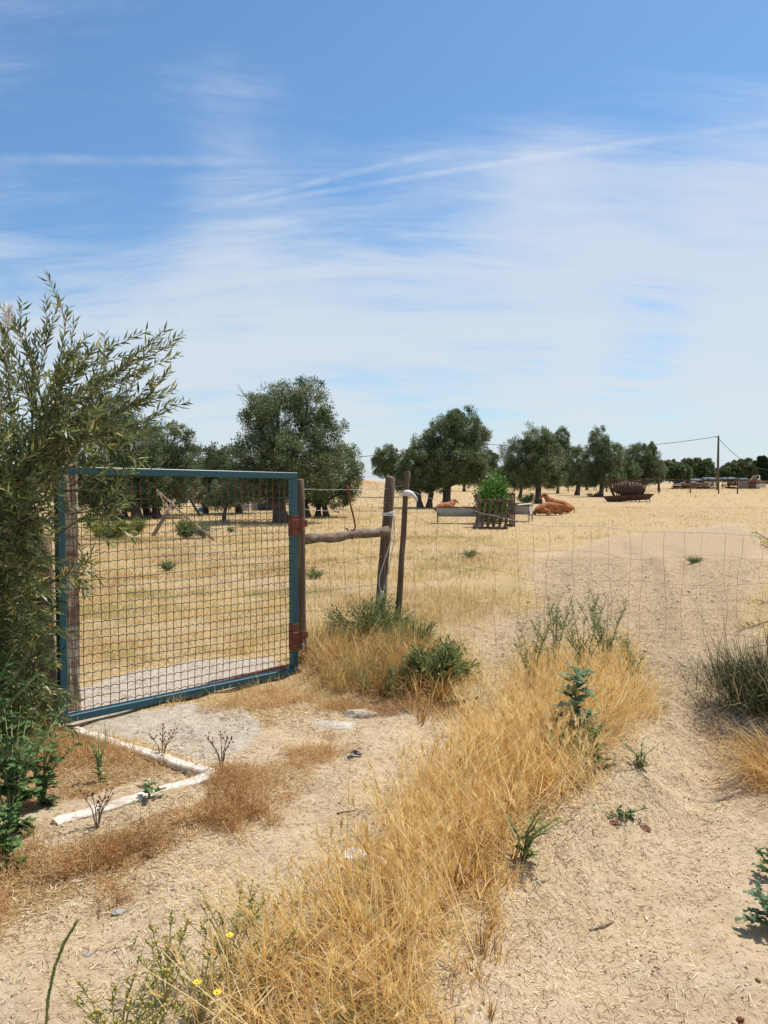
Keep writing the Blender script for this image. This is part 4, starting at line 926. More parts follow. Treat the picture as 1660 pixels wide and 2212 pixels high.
# ------------------------------------------------------------------ gate
GR = P(640, 1452, .05); GL = P(128, 1562, .05)
GR = Vector((GR.x, GR.y, 0)); GL = Vector((GL.x, GL.y, 0))
gdir = (GR-GL).normalized(); glen = (GR-GL).length; gang = math.atan2(gdir.y, gdir.x)
ztl = W(140, 1007, GL.y).z; ztr = W(637, 1021, GR.y).z
gate = thing('metal_gate', 'teal metal gate filled with crimped wire mesh, hinged on a wooden post', 'gate', GL, gang)
zb_l = .045; zb_r = .045
T_ = .048; Dp = .062
mb = MB(); mb.beam((0, 0, ztl-T_/2), (glen, 0, ztr-T_/2), Dp, T_, bev=.003); mb.build('top_rail', M['teal'], gate)
mb = MB(); mb.beam((0, 0, zb_l+T_/2), (glen, 0, zb_r+T_/2), Dp, T_, bev=.003); mb.build('bottom_rail', M['teal'], gate)
for (x, zt) in ((T_/2, ztl), (glen-T_/2, ztr)):
    mb = MB(); mb.box((x, 0, (zb_l+zt)/2), (T_, Dp-.004, zt-zb_l-2*T_), bev=.003); mb.build('stile', M['teal'], gate)
mb = MB(); sp = .0565; zt0 = min(ztl, ztr)-T_
nh = int((zt0-zb_l-T_)/sp); nv = int((glen-2*T_)/sp)
for i in range(nh+1):
    z0 = zb_l+T_+.02+i*sp
    pts = []
    for j in range(nv*2+1):
        x = T_+j*(glen-2*T_)/(nv*2); u = x/glen
        sag = .006*math.sin(3.1*u+i*.3)+.004*math.sin(9*u+i)
        bow = -.03*math.sin(math.pi*u)*math.sin(math.pi*(i/nh))
        pts.append((x, bow+(.004 if (j+i) % 2 else -.004), z0+sag+(.0048 if j % 2 else -.0048)))
    mb.tube(pts, .0027, 5, 0, False)
mb2i = 1
for j in range(nv+1):
    x0 = T_+j*(glen-2*T_)/nv; pts = []
    if j in (0, nv): continue
    for i in range(nh*2+2):
        z = zb_l+T_+i*(zt0-zb_l-T_)/(nh*2+1); w_ = z/zt0
        u = x0/glen; bow = -.03*math.sin(math.pi*u)*math.sin(math.pi*min(1, w_))
        pts.append((x0+.010*math.sin(5*w_+j*.25)*u*(1-w_)+.003*math.sin(11*w_+j)+(.003 if i % 2 else -.003), bow+(.003 if i % 2 else -.003), z))
    mb.tube(pts, .0025, 5, 1, False)
mb.build('wire_mesh', [M['meshteal'], M['meshrust']], gate)
def hinge(z, par):
    h = MB(); h.box((glen-.02, -Dp/2-.006, z), (.075, .012, .085), bev=.003); hh_ = h.build('hinge', M['rust'], par)
    k = MB(); k.tube([(glen+.028, -Dp/2-.012, z-.05), (glen+.028, -Dp/2-.012, z+.05)], .012, 8); k.box((glen+.06, -Dp/2-.004, z+.008), (.07, .010, .055), bev=.002)
    for (bx, bz) in ((-.03, .02), (.005, -.022)): k2 = MB(); k2.tube([(glen+bx, -Dp/2-.012, z+bz), (glen+bx, -Dp/2-.022, z+bz)], .008, 6); k2.build('bolt', M['rustdark'], hh_)
    k.build('hinge_plate', M['rust'], hh_)
hz1 = W(640, 1133, GR.y).z; hz2 = W(643, 1375, GR.y).z
hinge(hz1, gate); hinge(hz2, gate)
for (z, hh) in ((hz1-.01, .17), (hz2, .22)):
    mb = MB(); mb.box((glen-T_/2, 0, z), (T_+.004, Dp+.002, hh), bev=.002); mb.build('rust_primer_band', M['rustdark'], gate)
mb = MB(); mb.beam((glen-.16, -.005, zb_r+T_+.02), (glen-.005, -.005, zb_r+.005), .02, .012); mb.box((glen-.005, 0, zb_r+.012), (.07, .075, .03)); mb.build('corner_bracket', M['rust'], gate)

# thin dark bar along the slab behind the gate
mb = MB(); a = G(310, 1540); b = G(640, 1452); n_ = Vector((-gdir.y, gdir.x, 0)); mb.beam(a+n_*.16+Vector((0, 0, .018)), b+n_*.16+Vector((0, 0, .018)), .03, .03)
o = mb.build('dark_bar', M['rustdark']); tag(o, 'thin dark bar lying on the concrete just behind the bottom of the gate', 'rail')

# ------------------------------------------------------------------ posts and fence
def post(name, label, bot, top, r0, r1, mat='post', cat='post', n=12, group=None):
    t = thing(name, label, cat, bot, 0, group); mb = MB(); d = top-bot; pts = []; rr = []
    for i in range(9):
        u = i/8; w_ = Vector((random.uniform(-.006, .006), random.uniform(-.006, .006), 0)); pts.append(d*u*(1 if i else 1)+w_+Vector((0, 0, -.12 if i == 0 else 0))); rr.append(r0+(r1-r0)*u)
    pts.append(d+Vector((0, 0, .012))); rr.append(r1*.82)
    mb.tube(pts, rr, n, rough=.05); mb.build('shaft', M[mat], t, True); return t
p1b = P(652, 1447); p1b.y += .06; p1b.z = H(p1b.x, p1b.y); p1t = W(647, 1038, p1b.y)
post('gate_post', 'weathered round wooden post that carries the hinges of the teal gate', p1b, p1t, .043, .040)
Yp2 = 7.35; p2b = W(817, 1392, Yp2); p2b.z = H(p2b.x, p2b.y); p2t = W(845, 1032, Yp2)
t2 = post('fence_post', 'thick dark wooden post leaning right, white rope tied around its middle', p2b, p2t, .052, .047)
Yp3 = 7.15; p3b = W(856, 1400, Yp3); p3b.z = H(p3b.x, p3b.y); p3t = W(881, 1021, Yp3)
post('fence_post', 'thinner wooden post leaning right, pale rag knotted near its top', p3b, p3t, .031, .024)
# log rail
a = W(653, 1167, p1b.y+.02); b = W(838, 1147, Yp2-.09)
t = thing('log_rail', 'grey weathered horizontal log fixed between the gate post and the leaning post', 'log', a)
mb = MB(); d = b-a; n_seg = 10; mb.tube([d*(i/n_seg)+Vector((0, 0, .008*math.sin(i*1.3))) for i in range(n_seg+1)], [.043+.004*math.sin(i*2.1) for i in range(n_seg+1)], 14, rough=.04); o = mb.build('log', M['log'], t, True)
mb = MB(); c = d*.56
ring = [c+Vector((0, math.cos(k/12*6.283)*.050, math.sin(k/12*6.283)*.050)) for k in range(13)]; mb.tube(ring, .004, 5, 0, False); mb.build('wire_binding', M['rustdark'], t)
# rust hook
Yh = 6.95; b0 = W(750, 1047, Yh); t = thing('iron_hook', 'long rusty iron rod with hooked lower end hanging from the wire over the log', 'hook', b0)
pts = [Vector((0, 0, 0))]+[W(x, y, Yh)-b0 for x, y in ((753, 1068), (759, 1096), (765, 1120), (768, 1136), (766, 1145), (760, 1149), (753, 1147), (748, 1141))]
mb = MB(); mb.tube(pts, [.008]*len(pts), 8); mb.tube([(0, 0, -.03)] and [(-.018, 0, -.045), (.0, -.012, -.05), (.022, 0, -.045)], .007, 6); mb.build('rod', M['rust'], t, True)

def wire_pts(pts, n=40, jit=.004):
    out = []; m = len(pts)-1
    for i in range(n+1):
        u = i/n*m; k = min(int(u), m-1); f_ = u-k
        p0 = pts[max(k-1, 0)]; p1 = pts[k]; p2 = pts[k+1]; p3 = pts[min(k+2, m)]
        q_ = .5*((2*p1)+(p2-p0)*f_+(2*p0-5*p1+4*p2-p3)*f_*f_+(3*p1-p0-3*p2+p3)*f_**3)
        out.append(q_+Vector((0, random.uniform(-jit, jit), random.uniform(-jit, jit))))
    return out
# small panel of wire between gate post and leaning post
yA = p1b.y+.01; yB = Yp2-.05
def yy(x): return yA+(yB-yA)*(x-652)/(840-652)
fA = thing('wire_fence', 'short span of barbed and woven wire between the gate post and the leaning post', 'wire fence', Vector((p1b.x, yA, 0)))
oA = fA.location.copy()
def span(par, o_, pts, r, mat='wire', name='strand', n=40, barbs=0, jit=.003):
    mb = MB(); wp = wire_pts(pts, n, jit); mb.tube([p-o_ for p in wp], r, 5, 0, False)
    if barbs:
        for i in range(2, n, barbs):
            p = wp[i]-o_
            for k in range(4):
                d = Vector((random.uniform(-.3, .3), random.uniform(-1, 1), random.uniform(-1, 1))).normalized()*.016; mb.tube([p-d*.2, p+d], [.0013, .0006], 3)
    return mb.build(name, M[mat], par)
span(fA, oA, [W(x, y, yy(x)) for x, y in ((652, 1056), (700, 1058), (745, 1058), (800, 1057), (842, 1055))], .0022, 'wire', 'barbed_strand', 48, 4)
span(fA, oA, [W(x, y, yy(x)) for x, y in ((652, 1099), (690, 1103), (740, 1101), (790, 1091), (838, 1085))], .0022, 'wire', 'strand', 40, 0)
span(fA, oA, [W(x, y, yy(x)) for x, y in ((652, 1226), (690, 1225), (740, 1215), (790, 1205), (825, 1203))], .0018, 'wirerust')
span(fA, oA, [W(x, y, yy(x)) for x, y in ((652, 1280), (690, 1278), (740, 1272), (818, 1262))], .0016, 'wirerust')
span(fA, oA, [W(x, y, yy(x)) for x, y in ((652, 1320), (700, 1318), (740, 1312), (812, 1306))], .0016, 'wirerust')
for x0 in (680, 712, 746, 775, 803):
    pts = [W(x0+random.uniform(-3, 3)+(k-3)*1.2*random.choice((0, 1)), yv, yy(x0)) for k, yv in enumerate((np.interp(x0, (652, 690, 790, 838), (1099, 1103, 1091, 1085)), 1130, 1180, 1220, 1270, 1330, 1385))]
    span(fA, oA, pts, .0014, 'wirerust', 'upright_wire', 24, 0, .004)
# long sagging woven wire fence to the right
fB = thing('wire_fence', 'long sagging woven wire fence running from the thin leaning post to the right edge', 'wire fence', Vector((p3b.x, Yp3, 0)))
oB = fB.location.copy()
top = [(885, 1060), (950, 1083), (1020, 1103), (1090, 1119), (1160, 1135), (1215, 1138), (1290, 1137), (1370, 1147), (1460, 1150), (1560, 1152), (1680, 1158), (1900, 1140)]
def yb(x): return Yp3-.02-(x-880)/800*.35
mb_t = [W(x, y, yb(x)) for x, y in top]
span(fB, oB, mb_t, .0021, 'wire', 'top_strand', 110, 0, .004)
span(fB, oB, [W(x, y, yb(x)) for x, y in ((885, 1048), (862, 1050), (846, 1048))][::-1], .002, 'wire', 'tie_wire', 12)
for off, xa in ((62, 0), (128, 1), (195, 2), (262, 3)):
    pts = [W(x, y+off*(1-.18*max(0, (x-900)/800))+6*math.sin(x*.02+off), yb(x)) for x, y in top]
    pts[0] = W(880-xa*5, 1108+xa*63, yb(885))
    span(fB, oB, pts, .0011, 'wirerust', 'strand', 90, 0, .005)
xs = np.arange(905, 1720, 41.0)
for i, x0 in enumerate(xs):
    x0 += random.uniform(-6, 6); yt = float(np.interp(x0, [p[0] for p in top], [p[1] for p in top])); kx = random.uniform(-14, 8)
    ybm = 1405 if x0 > 980 else 1395
    pts = []
    for k in range(7):
        u = k/6; pts.append(W(x0+kx*u+random.uniform(-5, 5), yt+(ybm-yt)*u, yb(x0)+random.uniform(-.02, .02)))
    span(fB, oB, pts, .0013, 'wirerust' if i % 3 else 'wire', 'upright_wire', 26, 0, .004)

# rope on the leaning post
def on_post2(py, off=(0, 0)):   # point on the axis of the leaning post at that height
    zt = W(830, py, Yp2).z; u = (zt-p2b.z)/(p2t.z-p2b.z); return p2b.lerp(p2t, u)
c = on_post2(1110); t = thing('rope', 'white rope wound around the leaning post with two long ends hanging down to the weeds', 'rope', c)
mb = MB(); hel = []
for k in range(40):
    a = k/40*3.5*6.283; hel.append(Vector((math.cos(a)*.056, math.sin(a)*.056, -.022+.042*k/40+.004*math.sin(k)))); 
mb.tube(hel, .0062, 6); mb.build('coil', M['rope'], t, True)
for ends in ([(852, 1112), (849, 1150), (838, 1190), (822, 1240), (820, 1262), (826, 1285)], [(853, 1114), (852, 1160), (846, 1200), (836, 1250), (828, 1280), (822, 1290)]):
    mb = MB(); pts = [W(x, y, Yp2-.07)-c for x, y in ends]; mb.tube([p+c-c for p in wire_pts(pts, 24, .001)], .0048, 6); mb.build('rope_end', M['rope'], t, True)
mb = MB(); pts = [W(x, y, Yp2-.08)-c for x, y in ((826, 1280), (823, 1292), (819, 1304), (813, 1315))]; mb.tube(pts, [.012, .016, .012, .005], 7, rough=.3); ico(mb, pts[0], .018, 1, (1.2, .8, .8)); mb.build('frayed_knot', M['rope'], t)
# rag on the thin post
def lump(mb, c, r, sc, rough=.25, sub=2):
    bm = bmesh.new(); bmesh.ops.create_icosphere(bm, subdivisions=sub, radius=1); bm.verts.index_update()
    mb.add([Vector(c)+Vector((v.co.x*sc[0], v.co.y*sc[1], v.co.z*sc[2]))*r*(1+random.uniform(-rough, rough)) for v in bm.verts], [[v.index for v in f.verts] for f in bm.faces]); bm.free()
c = W(880, 1065, Yp3-.02); t = thing('rag', 'pale greenish white rag knotted around the thin post, its tail pointing right', 'rag', c)
mb = MB(); lump(mb, (0, -.015, 0), .042, (1.25, 1, .72), .14); mb.build('knot', M['white'], t, True)
mb = MB(); mb.tube([W(x, y, Yp3-.05)-c for x, y in ((882, 1062), (892, 1068), (898, 1075), (902, 1082))], [.018, .015, .018, .008], 8, rough=.2); mb.build('tail', M['rope'], t, True)
# twine at gate post bottom
c = W(652, 1390, p1b.y-.07); t = thing('twine', 'blue and white frayed twine tied around the bottom of the gate post', 'twine', c)
mb = MB(); mb.tube([W(x, y, p1b.y-.08)-c for x, y in ((644, 1384), (652, 1386), (657, 1394), (655, 1404), (648, 1412), (644, 1418))], [.006, .007, .006, .007, .009, .006], 6, rough=.3); mb.build('white_cord', M['rope'], t)
mb = MB(); mb.tube([W(x, y, p1b.y-.085)-c for x, y in ((645, 1382), (652, 1380), (656, 1388), (652, 1396))], .005, 5, rough=.3); mb.build('blue_cord', M['bluecloth'], t)
# paper scrap on the wire near middle
# pillar and old wood at the left of the gate
c = P(152, 1548); c.y += .12; c.x = W(151, 1400, c.y).x; c.z = 0; hgt = W(150, 1002, c.y).z+.28
t = thing('stone_pillar', 'rough flaking plastered pillar behind the left end of the gate', 'pillar', c, gang)
bm = bmesh.new(); bmesh.ops.create_cube(bm, size=1); bmesh.ops.subdivide_edges(bm, edges=bm.edges[:], cuts=7, use_grid_fill=True)
for v in bm.verts: v.co = Vector((v.co.x*.085, v.co.y*.13, (v.co.z+.5)*hgt))+Vector((random.uniform(-.007, .007), random.uniform(-.007, .007), random.uniform(-.008, .008)))
bm.verts.index_update(); mesh_obj('shaft', [v.co.copy() for v in bm.verts], [[v.index for v in f.verts] for f in bm.faces], M['plaster'], t); bm.free()
c = P(100, 1578); c.y += .05; c.z = 0; post('old_post', 'brown pinkish old wooden post half hidden inside the shrub left of the gate', c, Vector((c.x-.03, c.y, 1.25)), .06, .055, 'pinkwood')

# ------------------------------------------------------------------ kerbs
def kerb(label, pts, wdt, top, px_extra=0):
    a = P(*pts[0], top); b = P(*pts[1], top); a.z = b.z = 0
    t = thing('kerb', label, 'kerb', a); d = (b-a); L = d.length; d.normalize(); s = Vector((-d.y, d.x, 0)); n = 26
    V = []; Fs = []
    for i in range(n+1):
        u = i/n; wv_ = random.uniform(-.006, .006); zt = top+random.uniform(-.004, .003)
        c_ = d*L*u
        for (k, z) in ((-wdt/2, -.05), (-wdt/2, zt-.008), (-wdt/2+.008, zt), (wdt/2-.008, zt), (wdt/2, zt-.008), (wdt/2, -.05)): V.append(c_+s*(k+wv_*.6)+Vector((0, 0, z)))
    for i in range(n):
        for j in range(5): Fs.append((i*6+j, i*6+j+1, (i+1)*6+j+1, (i+1)*6+j))
    Fs += [tuple(range(5, -1, -1)), tuple(n*6+j for j in range(6))]
    mesh_obj('edging', V, Fs, M['kerb'], t); return t
kerb('whitewashed concrete kerb running from the gate corner to the right, the farther of two', [(160, 1572), (462, 1668)], .070, .052)
kerb('whitewashed concrete kerb running down to the left weeds, the nearer of two', [(462, 1670), (118, 1772)], .080, .050)

# ------------------------------------------------------------------ small ground things
def rock(label, px, py, r, sc, mat='stone', cat='stone', name='stone', dz=.0, rough=.13):
    c = G(px, py); mb = MB(); lump(mb, (0, 0, 0), r, sc, rough); o = mb.build(name, M[mat]); o.location = c+Vector((0, 0, r*sc[2]*.35+dz)); return tag(o, label, cat)
rock('broken lump of concrete at the right edge of the concrete apron', 782, 1548, .095, (1.3, .9, .40), 'paleconc', rough=.2)
rock('smaller flat broken concrete chunk left of the big lump', 720, 1568, .11, (1.5, .8, .16), 'paleconc', rough=.25)
rock('flat brown stone alone on the left sandy track', 260, 1973, .022, (1.4, .9, .45))
rock('grey flat stone by the tall green seed spike', 187, 2064, .012, (1.4, .9, .4), 'corr')
rock('dark dung lump on the right track under the bank', 1384, 1793, .042, (1.2, .6, .45), 'rustdark', 'dung', 'dung', rough=.2)
rock('smaller dark lump left of the dung on the bank', 1326, 1782, .030, (1.0, .6, .5), 'rustdark', 'dung', 'dung', rough=.2)
rock('reddish brown pebble near the bottom right', 1600, 2205, .012, (1.2, .9, .7), 'rust')
def stick(label, a, b, r, mat='paleWood', cat='stick', lift=.02):
    A = G(*a)+Vector((0, 0, lift)); B = G(*b)+Vector((0, 0, lift)); mb = MB(); m = A.lerp(B, .5)+Vector((0, 0, .002)); mb.tube([(0, 0, 0), m-A, B-A], [r, r*.95, r*.8], 8, rough=.08); o = mb.build('stick', M[mat], None, True); o.location = A; return tag(o, label, cat)
stick('pale bare stick lying below the green weed at the right of the mound', (956, 1526), (1042, 1507), .017)
stick('thin straw coloured stick lying on the bank left of the right track', (1275, 2012), (1325, 1994), .005, 'paleWood', lift=.004)
stick('small thin dark twig on the left sand at the edge of the golden strip', (728, 1760), (768, 1754), .004, 'rustdark', lift=.005)
def scrap(label, px, py, sx_, sy_, mat, name='scrap', cat='litter', lift=.02, rz=.3):
    c = G(px, py)+Vector((0, 0, lift)); n = 7; V = []; 
    for i in range(n):
        for j in range(n):
            u = i/(n-1)-.5; v = j/(n-1)-.5; V.append(Vector((u*sx_*(1+random.uniform(-.15, .15)), v*sy_*(1+random.uniform(-.15, .15)), .25*sy_*math.sin(u*7+v*3)*.5+random.uniform(0, .006))))
    Fs = [(i*n+j, i*n+j+1, (i+1)*n+j+1, (i+1)*n+j) for i in range(n-1) for j in range(n-1)]
    o = mesh_obj(name, V, Fs, M[mat]); o.location = c; o.rotation_euler = (.25, .1, rz)
    md = o.modifiers.new('th', 'SOLIDIFY'); md.thickness = .0015; return tag(o, label, cat)
scrap('crumpled white paper caught in the dry grass at the edge of the strip', 765, 1872, .11, .05, 'white', 'paper', lift=.05)
scrap('small torn white paper scrap right of the crumpled paper', 835, 1875, .05, .03, 'white', 'paper', lift=.06)
scrap('black piece of rubber lying on the sand below the broken concrete', 768, 1633, .075, .03, 'blackplastic', 'rubber_scrap', rz=-.4, lift=.015)
scrap('tiny dark plastic bit left of the black rubber', 757, 1639, .035, .02, 'darkrag', 'plastic_scrap', lift=.01)
c = G(1397, 1988); mb = MB(); mb.tube([(-.001, -.012, .006), (.001, .012, .006)], .0045, 8, 0); mb.tube([(.0012, .0125, .006), (.002, .024, .006)], .0045, 8, 1); o = mb.build('cigarette_end', [M['white'], M['orange']]); o.location = c; tag(o, 'cigarette end with an orange filter on the right sandy track', 'litter')
scrap('pale crumpled plastic hanging on the field fence near the olive trees', 723, 1104, .30, .34, 'white', 'plastic_bag', lift=.35)

# ------------------------------------------------------------------ spiky clump and straw at the right edge
c = G(1672, 1545)
n = 3400; b = np.stack([rng.normal(0, .19, n), rng.normal(0, .22, n), rng.uniform(0, .24, n)], 1); 
az = np.arctan2(b[:, 1], b[:, 0])+rng.normal(0, .6, n)
t = thing('spiky_grass', 'dark green spiky grass clump arching in at the right edge beside the track', 'grass clump', c)
v, f_ = blade_mesh(b, rng.uniform(.10, .46, n)*(1+.6*(rng.random(n) < .06)), rng.uniform(.004, .008, n), az+rng.normal(0, .7, n), rng.uniform(.1, .8, n), rng.uniform(-.3, 1.0, n), .1, 4); mesh_obj('blades', v, f_, M['greygreen'], t, False, {'v': np.repeat(rng.random(n)**1.2, 10)})
c2 = G(1725, 1700); n = 1300; b = np.stack([rng.normal(0, .14, n), rng.normal(0, .24, n), rng.uniform(0, .1, n)], 1)
t = thing('straw_clump', 'orange dry grass drooping from the bank under the dark spiky clump', 'grass clump', c2)
v, f_ = blade_mesh(b, rng.uniform(.12, .38, n), rng.uniform(.003, .006, n), rng.normal(3.3, .8, n), rng.uniform(.2, .9, n), rng.uniform(.1, .9, n), .1, 4); mesh_obj('blades', v, f_, M['gold'], t, False, {'v': np.repeat(np.clip(rng.normal(.4, .25, n), 0, .9), 10)})
c3 = G(1590, 1575); n = 7000; b = np.stack([rng.normal(0, .15, n), rng.normal(0, .26, n), rng.uniform(0, .08, n)], 1)
t = thing('dead_weed', 'greyish brown dead weed spreading in front of the spiky clump', 'weed', c3)
d = rand_dirs(n); v, f_ = leaf_mesh(b, d, rng.uniform(.015, .06, n), rng.uniform(.003, .006, n)); mesh_obj('foliage', v, f_, M['deadweed'], t, False, {'v': np.repeat(rng.random(n), 4)})
def needle_branch(t, o, pts, nn, L, mat):
    mb = MB(); mb.tube(pts, [.006, .004, .002] if len(pts) == 3 else .003, 5); mb.build('branch', M['twig'], t)
    P_ = []; D_ = []
    for i in range(nn):
        u = i/nn; p = pts[0].lerp(pts[1], u*2) if u < .5 else pts[1].lerp(pts[2], u*2-1); d = (pts[2]-pts[0]).normalized(); a = random.uniform(0, 6.28); o_ = d.orthogonal().normalized(); o_.rotate(Matrix.Rotation(a, 3, d))
        P_.append(tuple(p)); D_.append(tuple(d*.9+o_))
    v, f_ = leaf_mesh(np.array(P_), np.array(D_), rng.uniform(.6, 1.1, nn)*L, .0032); mesh_obj('needles', v, f_, M[mat], t, False, {'v': np.repeat(rng.uniform(.5, 1, nn), 4)})
c = Vector((2.75, 5.0, 0)); c.z = H(c.x, c.y); t = thing('spiny_shrub', 'spiny shrub reaching in from the right edge with needle covered twigs', 'shrub', c)
mb = MB(); mb.tube([(0, 0, 0), (-.05, 0, .6), (.02, .02, 1.3)], [.03, .022, .01], 7); mb.build('trunk', M['bark'], t)
for (a, m, e, nn, L, mt) in (((1760, 1210), (1690, 1185), (1632, 1148), 170, .06, 'broom'), ((1740, 1240), (1690, 1200), (1645, 1176), 110, .05, 'broom'), ((1750, 1400), (1660, 1342), (1592, 1365), 130, .07, 'greygreen'), ((1760, 1350), (1690, 1310), (1648, 1300), 100, .07, 'greygreen'), ((1740, 1440), (1670, 1390), (1625, 1400), 100, .08, 'greygreen')):
    needle_branch(t, c, [W(*a, 4.9)-c, W(*m, 4.85)-c, W(*e, 4.8)-c], nn, L, mt)

# ------------------------------------------------------------------ troughs, pallets, feeder
def trough(label, x0, x1, ybase, ytop, rz, depth, endpanel=False):
    A = P(x0, ybase); B = P(x1, ybase); B = Vector((B.x, A.y, 0)); k = A.y/F; L = (B-A).length; hgt = (ybase-ytop)*k; bh = hgt*.58
    t = thing('feed_trough', label, 'trough', Vector((A.x, A.y, H(A.x, A.y))), rz, 'metal feed troughs')
    V = []; n = 9; prof = [(-depth/2, hgt), (-depth/2+.01, hgt-.03), (-depth*.46, hgt-bh*.5), (-depth*.30, hgt-bh*.92), (0, hgt-bh), (depth*.30, hgt-bh*.92), (depth*.46, hgt-bh*.5), (depth/2, hgt)]
    m = len(prof); th = .012
    for x in (0, L):
        for (y, z) in prof: V.append((x, y, z))
    Fs = [(i, i+1, m+i+1, m+i) for i in range(m-1)]
    o = mesh_obj('basin', V, Fs, M['galv'], t); md = o.modifiers.new('t', 'SOLIDIFY'); md.thickness = th
    for x in (0.0, L):
        o = mesh_obj('end_panel', [(x, y, z) for (y, z) in prof], [tuple(range(m))], M['galvpale'] if endpanel else M['galv'], t); md = o.modifiers.new('t', 'SOLIDIFY'); md.thickness = .02
    mb = MB()
    for y in (-depth/2, depth/2): mb.beam((-.02, y, hgt+.01), (L+.02, y, hgt+.01), .035, .03)
    for x in (0, L): mb.beam((x, -depth/2, hgt+.012), (x, depth/2, hgt+.012), .03, .028)
    mb.build('rim', M['rust'], t)
    for x in (.02, L-.02):
        for y in (-depth*.42, depth*.42):
            mb = MB(); mb.beam((x, y, -.03), (x, y, hgt-bh*.3), .035, .035); mb.build('leg', M['rust'], t)
    return t, L, hgt
trough('long grey metal feed trough on rusty legs, left of the pallet enclosure', 945, 1032, 1130, 1096, R(-3), .6)
t, L_, h_ = trough('boxy grey metal feed trough with rusty rim, right of the pallet enclosure', 1090, 1148, 1126, 1092, R(-22), .75, True)
mb = MB(); mb.box((L_*.75, 0, h_+.05), (L_*.5, .7, .02), Euler((.05, -.1, 0))); mb.build('lid', M['stonepale'], t)
# legs at left in dark post of trough: brown end board
o = P(1064, 1140); k = o.y/F
def pallet(label, px, py, wd, ht, rz, tilt, slant, nsl=6):
    c = P(px, py); kk = c.y/F; wd *= kk; ht *= kk
    t = thing('pallet', label, 'pallet', c, rz, 'wooden pallets stood on edge around the green bush'); t.rotation_euler = (tilt, 0, rz)
    for i in range(nsl):
        x = -wd/2+wd*(i+.5)/nsl; mb = MB(); mb.beam((x-slant*ht*.5, -.06, 0.0), (x+slant*ht*.5, -.06, ht*random.uniform(.95, 1.03)), .095, .022, bev=.002); mb.build('slat', M['pallet'], t)
    for z in (.06, ht*.45, ht*.95):
        mb = MB(); mb.beam((-wd/2-slant*ht*.5*(1-2*z/ht), 0, z), (wd/2-slant*ht*.5*(1-2*z/ht), 0, z-.03), .09, .07, bev=.003); mb.build('stringer', M['pallet'], t)
    return t
pallet('leaning front pallet with slanting slats in front of the green bush', 1064, 1143, 76, 66, 0, R(4), .16)
pallet('pallet seen end on at the left side of the green bush', 1030, 1139, 44, 72, R(72), 0, 0.0, 4)
pallet('pallet seen end on at the right side of the green bush', 1103, 1137, 44, 74, R(99), 0, 0.0, 4)
pallet('back pallet behind the green bush', 1066, 1128, 66, 60, 0, 0, 0.0, 5)
# hay feeder
c = P(1358, 1084); k = c.y/F; t = thing('hay_feeder', 'rusty V shaped cattle hay feeder on a tray with short legs under the olive trees', 'hay feeder', c, R(-6))
def kx(px): return (px-1358)*k
def kz(py): return (1084-py)*k
mb = MB(); dpt = .85
mb.beam((kx(1312), -dpt, kz(1037)), (kx(1396), -dpt, kz(1035)), .07, .07); mb.beam((kx(1312), dpt, kz(1037)), (kx(1396), dpt, kz(1035)), .07, .07)
for x in (1312, 1396): mb.beam((kx(x), -dpt, kz(1036)), (kx(x), dpt, kz(1036)), .07, .07)
mb.build('top_rail', M['ironbrown'], t)
bars = MB()
for s_ in (-1, 1):
    for i in range(15):
        u = i/14; bars.beam((kx(1314+u*80), s_*dpt, kz(1037)), (kx(1328+u*58), s_*.45, kz(1072)), .028, .028)
    for i in range(9): bars.beam((kx(1318+i*8), s_*dpt*.97, kz(1039)), (kx(1346+i*5), s_*.46, kz(1071)), .03, .03); bars.beam((kx(1394-i*8), s_*dpt*.97, kz(1039)), (kx(1370-i*5), s_*.46, kz(1071)), .03, .03)
for x0, x1 in ((1314, 1328), (1394, 1386)):
    for i in range(7): y = -dpt+i*dpt/3; bars.beam((kx(x0), y, kz(1037)), (kx(x1), y*.3, kz(1071)), .026, .026)
bars.build('rack_bars', M['ironbrown'], t)
mb = MB()
for i in range(2): lump(mb, (kx(1350+i*14), 0, kz(1056)), .9, (1.1, .5, .62), .12)
mb.build('hay', M['darkhay'], t)
V = []; 
for (x, s_) in ((1308, -1), (1406, 1)):
    zt = kz(1073) if s_ < 0 else kz(1067)
    for (y, z) in ((-1.0, zt+.0), (-.7, zt-.42), (.7, zt-.42), (1.0, zt)): V.append((kx(x)+(-s_*.35 if z < zt-.1 else 0), y, z))
o = mesh_obj('tray', V, [(0, 1, 5, 4), (1, 2, 6, 5), (2, 3, 7, 6), (0, 3, 2, 1), (4, 5, 6, 7)], M['ironbrown'], t); md = o.modifiers.new('t', 'SOLIDIFY'); md.thickness = .03
for x in (1318, 1342, 1378, 1399):
    for y in (-.65, .65):
        mb = MB(); mb.beam((kx(x), y, -.03), (kx(x), y, .45), .05, .05); mb.build('leg', M['ironbrown'], t)

